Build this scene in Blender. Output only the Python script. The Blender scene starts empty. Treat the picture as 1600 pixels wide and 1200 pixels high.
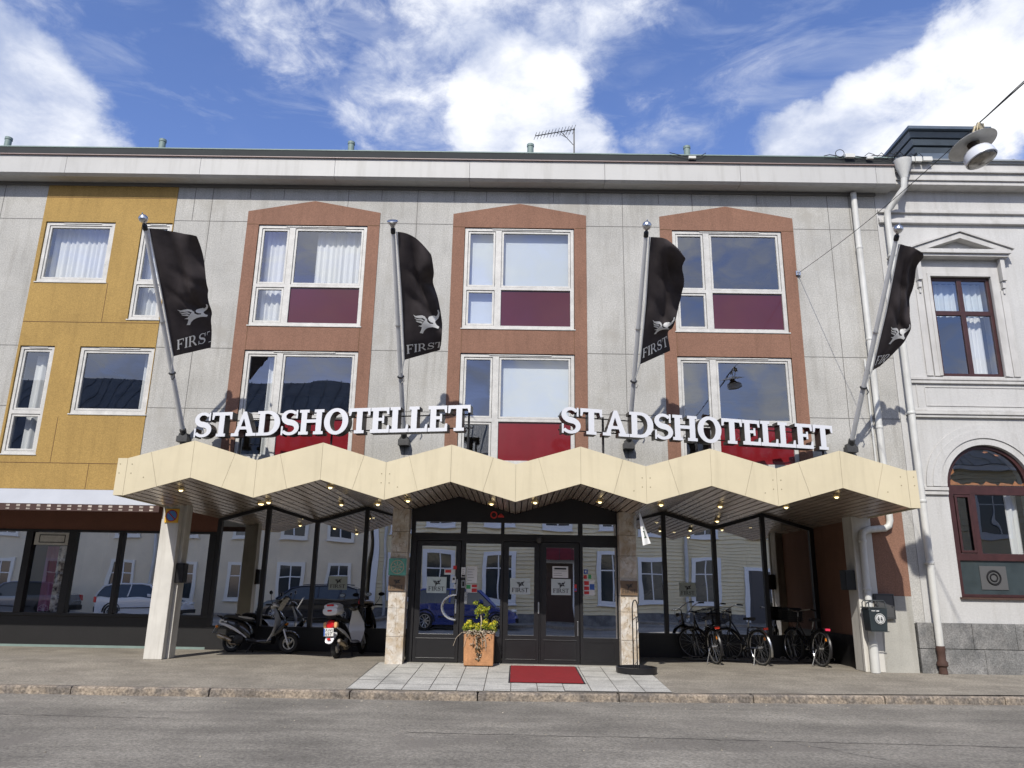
import bpy, bmesh, math, random
from mathutils import Vector, Matrix, geometry
R_ = math.radians
random.seed(7)
scene = bpy.context.scene
col = scene.collection
# ------------------------------------------------------------------ camera
F, PT, RO, YA = 1185.93, .264425425, .0169642989, -.00701427189
fwd = Vector((math.sin(YA)*math.cos(PT), math.cos(YA)*math.cos(PT), math.sin(PT)))
rt = Vector((math.cos(YA), -math.sin(YA), 0)); up = rt.cross(fwd)
rt2 = rt*math.cos(RO)+up*math.sin(RO); up2 = -rt*math.sin(RO)+up*math.cos(RO)
cd = bpy.data.cameras.new('camera'); cam = bpy.data.objects.new('camera', cd); col.objects.link(cam)
cd.sensor_width = 36; cd.lens = F/1600*36; cd.clip_start = .1; cd.clip_end = 3000
mt = Matrix((rt2, up2, -fwd)).transposed().to_4x4(); mt.translation = Vector((0, -15.35, 1.4))
cam.matrix_world = mt
scene.camera = cam
# ------------------------------------------------------------------ sun + sky
L = Vector((.27, 1, -.88)).normalized()
sd = bpy.data.lights.new('sun', 'SUN'); sd.energy = 3.2; sd.angle = R_(.53); sd.color = (1, .955, .88)
so = bpy.data.objects.new('sun', sd); col.objects.link(so)
so.rotation_euler = L.to_track_quat('-Z', 'Y').to_euler(); so.location = (-10, -40, 30)
w = bpy.data.worlds.new('World'); scene.world = w; w.use_nodes = True
nt = w.node_tree; nt.nodes.clear()
def N(t, **k):
    n = nt.nodes.new(t)
    for a, b in k.items():
        if a in n.inputs.keys(): n.inputs[a].default_value = b
        else: setattr(n, a, b)
    return n
def lk(a, b): nt.links.new(a, b)
out = N('ShaderNodeOutputWorld')
sky = N('ShaderNodeTexSky'); sky.sky_type = 'NISHITA'; sky.sun_disc = False
sky.sun_elevation = R_(40.3); sky.sun_rotation = R_(195.1); sky.air_density = 1.1; sky.dust_density = .3; sky.ozone_density = 2.5
hs = N('ShaderNodeHueSaturation'); hs.inputs['Saturation'].default_value = 1.15; hs.inputs['Value'].default_value = 1.0; lk(sky.outputs[0], hs.inputs['Color'])
b1 = N('ShaderNodeBackground'); b1.inputs[1].default_value = .135; tn = N('ShaderNodeMix'); tn.data_type = 'RGBA'; tn.blend_type = 'MULTIPLY'; tn.inputs[0].default_value = 1.; lk(hs.outputs[0], tn.inputs[6]); tn.inputs[7].default_value = (1.02, .86, 1.04, 1); lk(tn.outputs[2], b1.inputs[0])
tc = N('ShaderNodeTexCoord')
def vm(op, a, b=None, s=None):
    n = N('ShaderNodeVectorMath'); n.operation = op
    for i, x in enumerate((a, b)):
        if x is None: continue
        if isinstance(x, (tuple, Vector)): n.inputs[i].default_value = x
        else: lk(x, n.inputs[i])
    if s is not None: n.inputs['Scale'].default_value = s
    return n.outputs['Value'] if op == 'DOT_PRODUCT' else n.outputs[0]
def ma(op, a, b=0., c=None):
    n = N('ShaderNodeMath'); n.operation = op
    for i, x in enumerate((a, b, c)):
        if x is None: continue
        if isinstance(x, (int, float)): n.inputs[i].default_value = x
        else: lk(x, n.inputs[i])
    return n.outputs[0]
def mr(v, a, b, c=0., d=1.):
    n = N('ShaderNodeMapRange'); n.interpolation_type = 'SMOOTHSTEP'
    lk(v, n.inputs[0])
    for i, x in enumerate((a, b, c, d)): n.inputs[i+1].default_value = x
    return n.outputs[0]
def nz(v, sc, det=8., rough=.55, dist=0.):
    n = N('ShaderNodeTexNoise'); lk(v, n.inputs['Vector']); n.inputs['Scale'].default_value = sc
    n.inputs['Detail'].default_value = det; n.inputs['Roughness'].default_value = rough; n.inputs['Distortion'].default_value = dist
    return n
g = tc.outputs['Generated']
warp = nz(g, 6., 7., .6)
wv = vm('SUBTRACT', warp.outputs['Color'], (.5, .5, .5))
wv = vm('SCALE', wv, s=.14)
dv = vm('NORMALIZE', vm('ADD', g, wv))
BL = [((-.60,.67,.43),5,10.5,1.),((-.545,.70,.455),3,7.,.98),((-.49,.74,.45),1,4.5,.85),((-.505,.655,.562),0,4,.40),((-.32,.705,.64),0,6,.50),((-.25,.745,.615),0,5.5,.52),((-.18,.75,.64),0,5,.45),
 ((-.05,.735,.675),2,8,.66),((.08,.735,.668),1,7,.60),((-.12,.80,.585),2,8.5,.62),((.0,.818,.575),3,7.5,.98),((-.14,.83,.54),1,6,.62),((.075,.836,.545),1,4.5,.85),((-.02,.78,.625),1,6,.55),
 ((.20,.80,.565),0,4.5,.50),((.24,.775,.585),0,4,.48),((.17,.82,.545),0,3,.5),((.35,.785,.508),1,5,1.),((.42,.745,.518),2,6,1.),((.48,.70,.53),3,6.5,1.),((.55,.635,.545),4,8,1.),((.505,.71,.485),1,5,.55)]
acc = None
for d, r0, r1, wt in BL:
    dd = Vector(d).normalized()
    v = mr(vm('DOT_PRODUCT', dv, tuple(dd)), math.cos(R_(r1)), math.cos(R_(r0)), 0., wt)
    acc = v if acc is None else ma('MAXIMUM', acc, v)
back = mr(vm('DOT_PRODUCT', g, (0., -1., 0.)), -.35, .3, 0., .58)
acc = ma('MAXIMUM', acc, back)
st = N('ShaderNodeMapping'); lk(g, st.inputs[0]); st.inputs['Scale'].default_value = (1, 1, 1.8); st.inputs['Rotation'].default_value = (0, R_(25), 0)
f1 = nz(st.outputs[0], 5.5, 10., .6, .25).outputs[0]
f2 = nz(st.outputs[0], 17., 10., .66, .35).outputs[0]
st2 = N('ShaderNodeMapping'); lk(g, st2.inputs[0]); st2.inputs['Scale'].default_value = (1.2, 1, 4.5); st2.inputs['Rotation'].default_value = (0, R_(-32), R_(10))
f3 = nz(st2.outputs[0], 4.2, 10., .62, .8).outputs[0]
den = ma('ADD', acc, ma('MULTIPLY', ma('SUBTRACT', f1, .5), 1.35))
den = ma('ADD', den, ma('MULTIPLY', ma('SUBTRACT', f2, .5), 1.0))
cf = ma('MAXIMUM', mr(den, .22, .86, .04, .98), mr(f3, .46, .80, 0., .70))
shade = mr(ma('ADD', ma('MULTIPLY', nz(st.outputs[0], 4.3, 7., .55).outputs[0], .75), ma('MULTIPLY', den, .22)), .38, .70)
cm = N('ShaderNodeMix'); cm.data_type = 'RGBA'; lk(shade, cm.inputs[0])
cm.inputs[6].default_value = (.36, .43, .62, 1); cm.inputs[7].default_value = (.97, .98, 1.0, 1)
b2 = N('ShaderNodeBackground'); lk(cm.outputs[2], b2.inputs[0]); b2.inputs[1].default_value = .90
mx = N('ShaderNodeMixShader'); lk(cf, mx.inputs[0]); lk(b1.outputs[0], mx.inputs[1]); lk(b2.outputs[0], mx.inputs[2]); lk(mx.outputs[0], out.inputs[0])
scene.view_settings.view_transform = 'Standard'; scene.view_settings.look = 'None'
scene.view_settings.exposure = 0.42; scene.view_settings.gamma = 1; scene.view_settings.use_curve_mapping = False
scene.render.engine = 'CYCLES'
scene.cycles.max_bounces = 6; scene.cycles.diffuse_bounces = 2; scene.cycles.transparent_max_bounces = 8; scene.cycles.glossy_bounces = 3; scene.cycles.caustics_reflective = False; scene.cycles.caustics_refractive = False

# ------------------------------------------------------------------ materials
MATS = {}
def mat(name, color, rough=.6, metal=0., var=0., vs=3., var2=0., vs2=40., bump=0., bs=60., bd=.01, spec=.5, col2=None, streak=0., coat=0., alpha=None, stain=None, track=0.):
    """procedural principled: two scales of tone variation, an optional second colour, stains and bump"""
    m = bpy.data.materials.new(name); m.use_nodes = True; t = m.node_tree
    p = t.nodes['Principled BSDF']; ln = t.links.new
    p.inputs['Roughness'].default_value = rough; p.inputs['Metallic'].default_value = metal
    p.inputs['Specular IOR Level'].default_value = spec; p.inputs['Coat Weight'].default_value = coat
    c = t.nodes.new('ShaderNodeTexCoord').outputs['Object']
    def noise(sc, det=5., vec=None, rg=.6):
        n = t.nodes.new('ShaderNodeTexNoise'); ln(vec or c, n.inputs['Vector']); n.inputs['Scale'].default_value = sc; n.inputs['Detail'].default_value = det; n.inputs['Roughness'].default_value = rg
        return n.outputs[0]
    def rng(v, a, b, c_, d):
        n = t.nodes.new('ShaderNodeMapRange'); ln(v, n.inputs[0])
        for i, x in enumerate((a, b, c_, d)): n.inputs[i+1].default_value = x
        return n.outputs[0]
    def mixc(fac, a, b, mode='MIX'):
        n = t.nodes.new('ShaderNodeMix'); n.data_type = 'RGBA'; n.blend_type = mode
        if isinstance(fac, float): n.inputs[0].default_value = fac
        else: ln(fac, n.inputs[0])
        for i, x in ((6, a), (7, b)):
            if isinstance(x, tuple): n.inputs[i].default_value = (*x[:3], 1)
            else: ln(x, n.inputs[i])
        return n.outputs[2]
    cur = tuple(color)
    if col2 is not None: cur = mixc(rng(noise(vs*1.7, 6), .42, .6, 0., 1.), cur, tuple(col2))
    if var: cur = mixc(1., cur, mixc(rng(noise(vs), .3, .7, 0., 1.), (1-var,)*3, (1+var*.5,)*3), 'MULTIPLY')
    if var2: cur = mixc(1., cur, mixc(rng(noise(vs2, 3.), .32, .68, 0., 1.), (1-var2,)*3, (1+var2*.7,)*3), 'MULTIPLY')
    if streak:
        mp = t.nodes.new('ShaderNodeMapping'); ln(c, mp.inputs[0]); mp.inputs['Scale'].default_value = (4., 4., .35)
        cur = mixc(1., cur, mixc(rng(noise(1.6, 8, mp.outputs[0]), .50, .74, 0., 1.), (1., 1., 1.), (1-streak, 1-streak*1.05, 1-streak*1.15)), 'MULTIPLY')
    if track:
        mp = t.nodes.new('ShaderNodeMapping'); ln(c, mp.inputs[0]); mp.inputs['Scale'].default_value = (.22, 1.7, 1.)
        cur = mixc(1., cur, mixc(rng(noise(1.5, 9, mp.outputs[0], .65), .38, .66, 0., 1.), (1-track,)*3, (1+track*.4,)*3), 'MULTIPLY')
    if stain is not None: cur = mixc(rng(noise(1.3, 7), .56, .68, 0., .75), cur, tuple(stain))
    if isinstance(cur, tuple): p.inputs['Base Color'].default_value = (*cur, 1)
    else: ln(cur, p.inputs['Base Color'])
    if bump:
        b = t.nodes.new('ShaderNodeBump'); b.inputs['Strength'].default_value = bump; b.inputs['Distance'].default_value = bd
        ln(noise(bs, 4.), b.inputs['Height']); ln(b.outputs[0], p.inputs['Normal'])
    m['_p'] = 1; MATS[name] = m
    return m
def glassmat(name, refl=.3, tint=(.75, .8, .8), rc=(.95, .97, 1.), wob=.0):
    m = bpy.data.materials.new(name); m.use_nodes = True; t = m.node_tree; t.nodes.clear(); ln = t.links.new
    o = t.nodes.new('ShaderNodeOutputMaterial'); mx = t.nodes.new('ShaderNodeMixShader'); tr = t.nodes.new('ShaderNodeBsdfTransparent'); gl = t.nodes.new('ShaderNodeBsdfGlossy')
    tr.inputs[0].default_value = (*tint, 1); gl.inputs[0].default_value = (*rc, 1); gl.inputs['Roughness'].default_value = .0
    lw = t.nodes.new('ShaderNodeLayerWeight'); lw.inputs[0].default_value = .5; pw = t.nodes.new('ShaderNodeMath'); pw.operation = 'POWER'; ln(lw.outputs['Facing'], pw.inputs[0]); pw.inputs[1].default_value = 3.5
    mp = t.nodes.new('ShaderNodeMapRange'); ln(pw.outputs[0], mp.inputs[0]); mp.inputs[3].default_value = refl; mp.inputs[4].default_value = 1.
    ln(mp.outputs[0], mx.inputs[0]); ln(tr.outputs[0], mx.inputs[1]); ln(gl.outputs[0], mx.inputs[2]); ln(mx.outputs[0], o.inputs[0])
    if wob:
        c = t.nodes.new('ShaderNodeTexCoord'); n = t.nodes.new('ShaderNodeTexNoise'); ln(c.outputs['Object'], n.inputs['Vector']); n.inputs['Scale'].default_value = 1.1; n.inputs['Detail'].default_value = 1
        b = t.nodes.new('ShaderNodeBump'); b.inputs['Strength'].default_value = wob; b.inputs['Distance'].default_value = .02; ln(n.outputs[0], b.inputs['Height']); ln(b.outputs[0], gl.inputs['Normal'])
    return m
def jointwall(name, color, **k):
    return mat(name, color, **k)

# ------------------------------------------------------------------ geometry helpers
def deselect(): pass
class MB:
    def __init__(s): s.v = []; s.f = []; s.mi = []; s.m = 0; s.M = None
    def add(s, vs, fs):
        o = len(s.v)
        s.v += [tuple(s.M @ Vector(p)) if s.M is not None else tuple(p) for p in vs]
        s.f += [tuple(o+i for i in f) for f in fs]; s.mi += [s.m]*len(fs)
    def box(s, x0, x1, y0, y1, z0, z1):
        s.add([(x0,y0,z0),(x1,y0,z0),(x1,y1,z0),(x0,y1,z0),(x0,y0,z1),(x1,y0,z1),(x1,y1,z1),(x0,y1,z1)],
              [(0,3,2,1),(4,5,6,7),(0,1,5,4),(1,2,6,5),(2,3,7,6),(3,0,4,7)]); return s
    def hexa(s, b, t): s.add(list(b)+list(t), [(0,3,2,1),(4,5,6,7),(0,1,5,4),(1,2,6,5),(2,3,7,6),(3,0,4,7)]); return s
    def tube(s, pts, r, n=8, cap=True):
        pts = [Vector(p) for p in pts]; rs = r if isinstance(r, (list, tuple)) else [r]*len(pts)
        vs = []; fs = []; u = None
        for i, p in enumerate(pts):
            d = (pts[min(i+1, len(pts)-1)]-pts[max(i-1, 0)]).normalized()
            if u is None: u = d.orthogonal().normalized()
            else:
                u = (u-d*u.dot(d)); u = u.normalized() if u.length > 1e-6 else d.orthogonal().normalized()
            w_ = d.cross(u)
            for k in range(n):
                a = 2*math.pi*k/n; vs.append(p+(u*math.cos(a)+w_*math.sin(a))*rs[i])
        for i in range(len(pts)-1):
            for k in range(n):
                a = i*n+k; b = i*n+(k+1) % n; fs.append((a, b, b+n, a+n))
        if cap: fs.append(tuple(range(n))[::-1]); fs.append(tuple((len(pts)-1)*n+k for k in range(n)))
        s.add(vs, fs); return s
    def lathe(s, prof, n=20, M=None):
        vs = []; fs = []
        for r, z in prof:
            for k in range(n):
                a = 2*math.pi*k/n; vs.append(Vector((r*math.cos(a), r*math.sin(a), z)))
        if M is not None: vs = [M @ p for p in vs]
        for i in range(len(prof)-1):
            for k in range(n):
                a = i*n+k; b = i*n+(k+1) % n; fs.append((a, b, b+n, a+n))
        fs.append(tuple(range(n))[::-1]); fs.append(tuple((len(prof)-1)*n+k for k in range(n)))
        s.add(vs, fs); return s
    def torus(s, c, ax, R, r, n=28, m=8, a0=0, a1=360):
        c = Vector(c); ax = Vector(ax).normalized(); u = ax.orthogonal().normalized()
        if abs(ax.z) < .9: u = Vector((0, 0, 1)); u = (u-ax*u.dot(ax)).normalized()
        w_ = ax.cross(u); full = abs(a1-a0) >= 360; vs = []; fs = []
        cnt = n if full else n+1
        for i in range(cnt):
            a = R_(a0)+R_(a1-a0)*i/n; d = u*math.cos(a)+w_*math.sin(a)
            for k in range(m):
                b = 2*math.pi*k/m; vs.append(c+d*(R+r*math.cos(b))+ax*r*math.sin(b))
        for i in range(n):
            for k in range(m):
                j = (i+1) % cnt; fs.append((i*m+k, j*m+k, j*m+(k+1) % m, i*m+(k+1) % m))
        s.add(vs, fs); return s
    def ext(s, sh, y0, y1, mp=None):
        """extrude a 2-D shape (x,z) from y0 (front) to y1 (back)"""
        P2, T, E = sh; n = len(P2)
        f = mp or (lambda x, y, z: (x, y, z))
        vs = [f(p[0], y0, p[1]) for p in P2]+[f(p[0], y1, p[1]) for p in P2]
        fs = [t for t in T]+[tuple(i+n for i in t[::-1]) for t in T]+[(b, a, a+n, b+n) for a, b in E]
        s.add(vs, fs); return s
    def loft(s, rings, cap=True, closed=True):
        n = len(rings[0]); vs = [p for r in rings for p in r]; fs = []
        for i in range(len(rings)-1):
            for k in range(n if closed else n-1):
                a = i*n+k; b = i*n+(k+1) % n; fs.append((a, b, b+n, a+n))
        if cap: fs.append(tuple(range(n))[::-1]); fs.append(tuple((len(rings)-1)*n+k for k in range(n)))
        s.add(vs, fs); return s
    def build(s, name, mats, parent=None, smooth=False, bevel=0., loc=None, flipfix=True):
        me = bpy.data.meshes.new(name); me.from_pydata(s.v, [], s.f)
        ms = mats if isinstance(mats, (list, tuple)) else [mats]
        for m in ms: me.materials.append(m)
        if len(ms) > 1: me.polygons.foreach_set('material_index', s.mi)
        if flipfix:
            bm = bmesh.new(); bm.from_mesh(me); bmesh.ops.recalc_face_normals(bm, faces=bm.faces); bm.to_mesh(me); bm.free()
        if smooth:
            me.polygons.foreach_set('use_smooth', [True]*len(me.polygons)); me.set_sharp_from_angle(angle=R_(38 if smooth is True else smooth))
        o = bpy.data.objects.new(name, me); col.objects.link(o)
        if parent is not None: o.parent = parent
        if loc is not None: o.location = loc
        if bevel:
            b = o.modifiers.new('Bevel', 'BEVEL'); b.width = bevel; b.segments = 2; b.limit_method = 'ANGLE'; b.angle_limit = R_(40)
        return o
def rect(x0, z0, x1, z1): return [(x0, z0), (x1, z0), (x1, z1), (x0, z1)]
def ell(cx, cz, rx, rz, n=28, a0=0, a1=360):
    return [(cx+rx*math.cos(R_(a0+(a1-a0)*i/n)), cz+rz*math.sin(R_(a0+(a1-a0)*i/n))) for i in range(n if a1-a0 >= 360 else n+1)]
def inside(p, poly):
    x, y = p; r = False; n = len(poly); j = n-1
    for i in range(n):
        xi, yi = poly[i][0], poly[i][1]; xj, yj = poly[j][0], poly[j][1]
        if (yi > y) != (yj > y) and x < (xj-xi)*(y-yi)/(yj-yi)+xi: r = not r
        j = i
    return r
def shape(solids, holes=(), grid=None):
    """union of the solid polygons minus the holes -> (points, triangles, boundary edges)"""
    vs = []; es = []
    for poly in list(solids)+list(holes):
        o = len(vs); n = len(poly); vs += [Vector((p[0], p[1])) for p in poly]; es += [(o+i, o+(i+1) % n) for i in range(n)]
    if grid:
        xs = [p.x for p in vs]; ys = [p.y for p in vs]
        gx = int((max(xs)-min(xs))/grid)+1; gy = int((max(ys)-min(ys))/grid)+1
        for i in range(1, gx):
            for j in range(1, gy):
                q = (min(xs)+grid*i+grid*.13, min(ys)+grid*j+grid*.07)
                if any(inside(q, p) for p in solids): vs.append(Vector(q))
    V, E, Fc, *_ = geometry.delaunay_2d_cdt(vs, es, [], 0, 1e-5)
    T = []
    for f in Fc:
        c = (sum(V[i].x for i in f)/len(f), sum(V[i].y for i in f)/len(f))
        if any(inside(c, p) for p in solids) and not any(inside(c, p) for p in holes): T.append(tuple(f))
    cnt = {}
    for f in T:
        for i in range(len(f)):
            a, b = f[i], f[(i+1) % len(f)]; cnt.setdefault((min(a, b), max(a, b)), []).append((a, b))
    B = [v[0] for v in cnt.values() if len(v) == 1]
    used = sorted({i for f in T for i in f}); mp = {k: i for i, k in enumerate(used)}
    return [tuple(V[i]) for i in used], [tuple(mp[i] for i in f) for f in T], [(mp[a], mp[b]) for a, b in B]
def sxf(sh, f): return [f(*p) for p in sh[0]], sh[1], sh[2]
def thing(name, label, cat, loc=(0, 0, 0), rz=0., group=None):
    o = bpy.data.objects.new(name, None); col.objects.link(o); o.location = loc; o.rotation_euler = (0, 0, rz); o.empty_display_size = .2
    o['label'] = label; o['category'] = cat
    if group: o['group'] = group
    return o
def tag(o, label, cat, group=None):
    o['label'] = label; o['category'] = cat
    if group: o['group'] = group
    return o
def struct(o): o['kind'] = 'structure'; return o
def copytree(o, parent=None):
    c = o.copy(); col.objects.link(c); c.parent = parent
    for ch in [x for x in bpy.data.objects if x.parent == o]: copytree(ch, c)
    return c
def bx(name, m, parent, *b, bevel=0.): return MB().box(*b).build(name, m, parent, bevel=bevel)
def sheet(name, m, parent, x0, x1, y, z0, z1):
    b = MB(); b.add([(x0, y, z0), (x1, y, z0), (x1, y, z1), (x0, y, z1)], [(0, 1, 2, 3)]); return b.build(name, m, parent, flipfix=False)
def rotY(a): return Matrix.Rotation(a, 4, 'Y')
TR = Matrix.Translation

# ------------------------------------------------------------------ serif letters (unit height)
def glyph(ch, s=.2, h=.09, f=.09):
    """contours of a serif capital: stem width s, hairline h, serif overhang f -> solids, holes, advance"""
    if ch == 'I': return [rect(f, 0, f+s, 1), rect(0, 0, s+2*f, h), rect(0, 1-h, s+2*f, 1)], [], s+2*f
    if ch == 'L':
        W = .68; return [rect(f, 0, f+s, 1), rect(0, 0, W, h*1.15), rect(0, 1-h, s+2*f, 1), [(W-h*1.1, 0), (W, 0), (W, .30), (W-h*.55, .30)]], [], W
    if ch == 'E' or ch == 'F':
        W = .68; a = [rect(f, 0, f+s, 1), rect(0, 1-h*1.15, W, 1), rect(f, .47, W*.74, .47+h), [(W-h*1.1, 1), (W-h*.55, .72), (W, .72), (W, 1)], rect(W*.74-h*.6, .38, W*.74, .47+h+.09)]
        if ch == 'E': a += [rect(0, 0, W+.02, h*1.15), [(W+.02-h*1.1, 0), (W+.02, 0), (W+.02, .30), (W+.02-h*.55, .30)]]
        else: a += [rect(0, 0, s+2*f, h)]
        return a, [], W+.02
    if ch == 'T':
        W = .80; c = W/2; return [rect(c-s/2, 0, c+s/2, 1), rect(0, 1-h*1.15, W, 1), rect(c-s/2-f, 0, c+s/2+f, h), [(0, .70), (h*.55, .70), (h*1.1, 1), (0, 1)], [(W-h*1.1, 1), (W-h*.55, .70), (W, .70), (W, 1)]], [], W
    if ch == 'H':
        W = .94; x = W-f-s; return [rect(f, 0, f+s, 1), rect(x, 0, x+s, 1), rect(f, .47, x+s, .47+h*1.1), rect(0, 0, s+2*f, h), rect(0, 1-h, s+2*f, 1), rect(x-f, 0, W, h), rect(x-f, 1-h, W, 1)], [], W
    if ch == 'A':
        W = .98; return [[(.05+f*.5, 0), (.05+f*.5+h*1.3, 0), (.52, .93), (.54, 1), (.42, 1)], [(W-f-s*1.05, 0), (W-f, 0), (.54, 1), (.42, 1), (.40, .93)], rect(.2, .27, .74, .27+h), rect(0, 0, .30, h), rect(W-s-2*f-.02, 0, W, h)], [], W
    if ch == 'O':
        return [ell(.46, .5, .46, .53, 40)], [ell(.46, .5, .46-s*1.05, .53-h*1.15, 36)], .92
    if ch == 'D':
        W = .90; o = [(f, 0)]+[(.42+(W-.42)*math.cos(R_(a)), .5+.5*math.sin(R_(a))) for a in range(-90, 91, 9)]+[(f, 1)]
        i = [(f+s, h)]+[(.40+(W-s*1.05-.40)*math.cos(R_(a)), .5+(.5-h)*math.sin(R_(a))) for a in range(-90, 91, 9)]+[(f+s, 1-h)]
        return [o, rect(0, 0, f+.02, h), rect(0, 1-h, f+.02, 1)], [i], W
    if ch == 'R':
        o = [(f, .43)]+[(.42+.27*math.cos(R_(a)), .715+.285*math.sin(R_(a))) for a in range(-90, 91, 10)]+[(f, 1)]
        i = [(f+s, .43+h)]+[(.38+(.27+.04-s)*math.cos(R_(a)), .715+(.285-h)*math.sin(R_(a))) for a in range(-90, 91, 10)]+[(f+s, 1-h)]
        return [o, rect(f, 0, f+s, .5), rect(0, 0, s+2*f, h), rect(0, 1-h, f+.02, 1), [(.34, .46), (.34+s*1.1, .46), (.86, .06), (.90, 0), (.90-s*1.15, 0)]], [i], .88
    if ch == 'S':
        pts = []
        for i in range(31):
            t = i/30
            if t < .5: a = R_(25+t*2*(270-25)); c = (.36, .735); r = (.255, .225)
            else: a = R_(90-(t-.5)*2*(245)); c = (.36, .275); r = (.285, .235)
            pts.append((c[0]+r[0]*math.cos(a), c[1]+r[1]*math.sin(a)))
        pts = [((pts[max(i-1, 0)][0]+p[0]+pts[min(i+1, 30)][0])/3, (pts[max(i-1, 0)][1]+p[1]+pts[min(i+1, 30)][1])/3) for i, p in enumerate(pts)]
        sol = []
        def wd(i):
            d = abs(i-15)/15; return (h*1.0+(s*1.12-h)*max(0, 1-d*1.55)**.8)/2+.0
        lf = []; rg = []
        for i in range(31):
            a = pts[max(i-1, 0)]; b = pts[min(i+1, 30)]; dx, dy = b[0]-a[0], b[1]-a[1]; l = math.hypot(dx, dy); nx, ny = -dy/l, dx/l; q = wd(i)
            lf.append((pts[i][0]+nx*q, pts[i][1]+ny*q)); rg.append((pts[i][0]-nx*q, pts[i][1]-ny*q))
        for i in range(30): sol.append([lf[i], lf[i+1], rg[i+1], rg[i]])
        sol += [rect(.585, .66, .65, 1.0), rect(.04, 0, .105, .36)]
        return sol, [], .70
    return [], [], .3
def word_shapes(txt, height, track=.06, **k):
    """list of (x offset shape) for a word, plus its width"""
    x = 0; res = []
    for ch in txt:
        sol, hol, adv = glyph(ch, **k)
        f = lambda q: [((p[0]+x)*height, p[1]*height) for p in q]
        if sol: res.append((ch, shape([f(q) for q in sol], [f(q) for q in hol])))
        x += adv+track
    return res, (x-track)*height
ELE = dict(
 body=[(405,790),(412,775),(432,767),(455,764),(470,770),(484,760),(491,745),(489,728),(497,723),(504,745),(499,770),(487,788),(472,800),(462,812),(468,826),(480,840),(500,852),(494,869),(470,862),(445,857),(418,862),(395,872),(378,890),(370,913),(343,907),(352,888),(357,862),(350,848),(360,832),(374,812),(384,798)],
 w1=[(276,763),(300,773),(330,770),(355,768),(378,776),(396,800),(388,806),(362,790),(330,792),(296,784)],
 w2=[(288,787),(315,797),(350,795),(372,808),(366,817),(345,808),(312,807)],
 w3=[(300,808),(322,814),(348,814),(362,824),(356,833),(335,826),(314,820)],
 tail=[(325,852),(342,846),(358,852),(352,860),(340,854)],
 gap=[(394,780),(403,783),(411,806),(428,819),(447,823),(446,832),(422,831),(400,815)])
def ele_contours(): return [ELE[k] for k in ('body', 'w1', 'w2', 'w3', 'tail')], [ELE['gap']]
# ------------------------------------------------------------------ material library
grey = mat('roughcast_grey', (.46, .45, .42), .9, var=.18, vs=.8, var2=.22, vs2=38, bump=.7, bs=60, bd=.010, streak=.22, stain=(.36, .345, .31))
yellow = mat('roughcast_yellow', (.385, .248, .076), .9, var=.12, vs=1., var2=.20, vs2=42, bump=.7, bs=60, bd=.010, streak=.16)
brick = mat('roughcast_terracotta', (.25, .132, .088), .9, var=.12, vs=1.2, var2=.22, vs2=42, bump=.7, bs=60, bd=.010, streak=.16)
brown = mat('brown_band', (.17, .07, .045), .8, var=.1, var2=.2, vs2=70, bump=.3)
joint = mat('joint_dark', (.16, .155, .145), .9)
white = mat('white_render', (.515, .51, .495), .8, var=.10, vs=.7, var2=.08, vs2=30, bump=.15, bs=40, streak=.14)
trimw = mat('white_trim', (.52, .51, .49), .7, var=.12, vs=2.5, streak=.18)
fasciaw = mat('fascia_sheet', (.48, .475, .455), .55, var=.08, vs=.5, streak=.14)
roofm = mat('roof_felt', (.014, .017, .017), .8, var=.3, vs=2, bump=.3, bs=30)
copper = mat('green_vent_sheet', (.20, .27, .25), .6, var=.15)
rooft = mat('standing_seam_roof', (.26, .28, .29), .4, metal=.1, var=.3, vs=1.5)
frame_w = mat('window_frame_white', (.56, .55, .52), .5, var=.18, vs=5, var2=.12, vs2=60)
maroon = mat('maroon_panel', (.080, .010, .016), .12, coat=.7, var=.1, vs=1)
redp = mat('red_panel', (.19, .013, .018), .15, coat=.6, var=.15, vs=1.5)
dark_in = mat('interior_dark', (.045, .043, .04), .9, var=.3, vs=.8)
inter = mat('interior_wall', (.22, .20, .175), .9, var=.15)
curt = mat('curtain_white', (.74, .74, .72), .9)
curt_purple = mat('curtain_purple', (.34, .10, .24), .9)
glass_up = glassmat('window_glass', .20, (.95, .97, .98), wob=.25)
glass_sh = glassmat('shop_glass', .78, (.84, .87, .88), wob=.12)
black = mat('black_metal', (.010, .0095, .011), .38, var=.2, vs=4, bump=.05)
blackp = mat('black_panel', (.010, .0095, .010), .5, var=.25, vs=2.5, var2=.2)
cream = mat('cream_sheet', (.63, .555, .385), .42, var=.07, vs=1.3, streak=.10, coat=.1, bump=.12, bs=2.2, bd=.05)
cream_dk = mat('cream_seam', (.30, .25, .15), .6)
slat = mat('slat_brown_metal', (.50, .42, .35), .24, metal=.45, var=.2, vs=2.)
slat_dk = mat('slat_gap', (.012, .01, .01), .8)
softw = mat('soffit_white', (.80, .83, .87), .6, var=.04)
steel = mat('steel', (.55, .56, .57), .28, metal=1., var=.15, vs=6)
steel_w = mat('pole_white', (.62, .63, .64), .35, var=.1)
pipew = mat('pipe_white', (.60, .60, .57), .5, var=.12, vs=3, streak=.25)
rust = mat('rusty_iron', (.07, .035, .025), .8, var=.3, vs=8)
stone = mat('granite_plinth', (.17, .17, .165), .8, var=.3, vs=2., var2=.35, vs2=45, bump=.6, bs=25, bd=.02, col2=(.25, .245, .235))
woodred = mat('window_wood_red', (.050, .017, .017), .45, var=.3, vs=8)
concr = mat('concrete_slab', (.40, .39, .35), .85, var=.15, vs=1.5, stain=(.24, .17, .10), streak=.25, var2=.1, bump=.2)
concw = mat('column_concrete', (.62, .60, .55), .8, var=.12, vs=2, streak=.25, bump=.2, bs=40)
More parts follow.
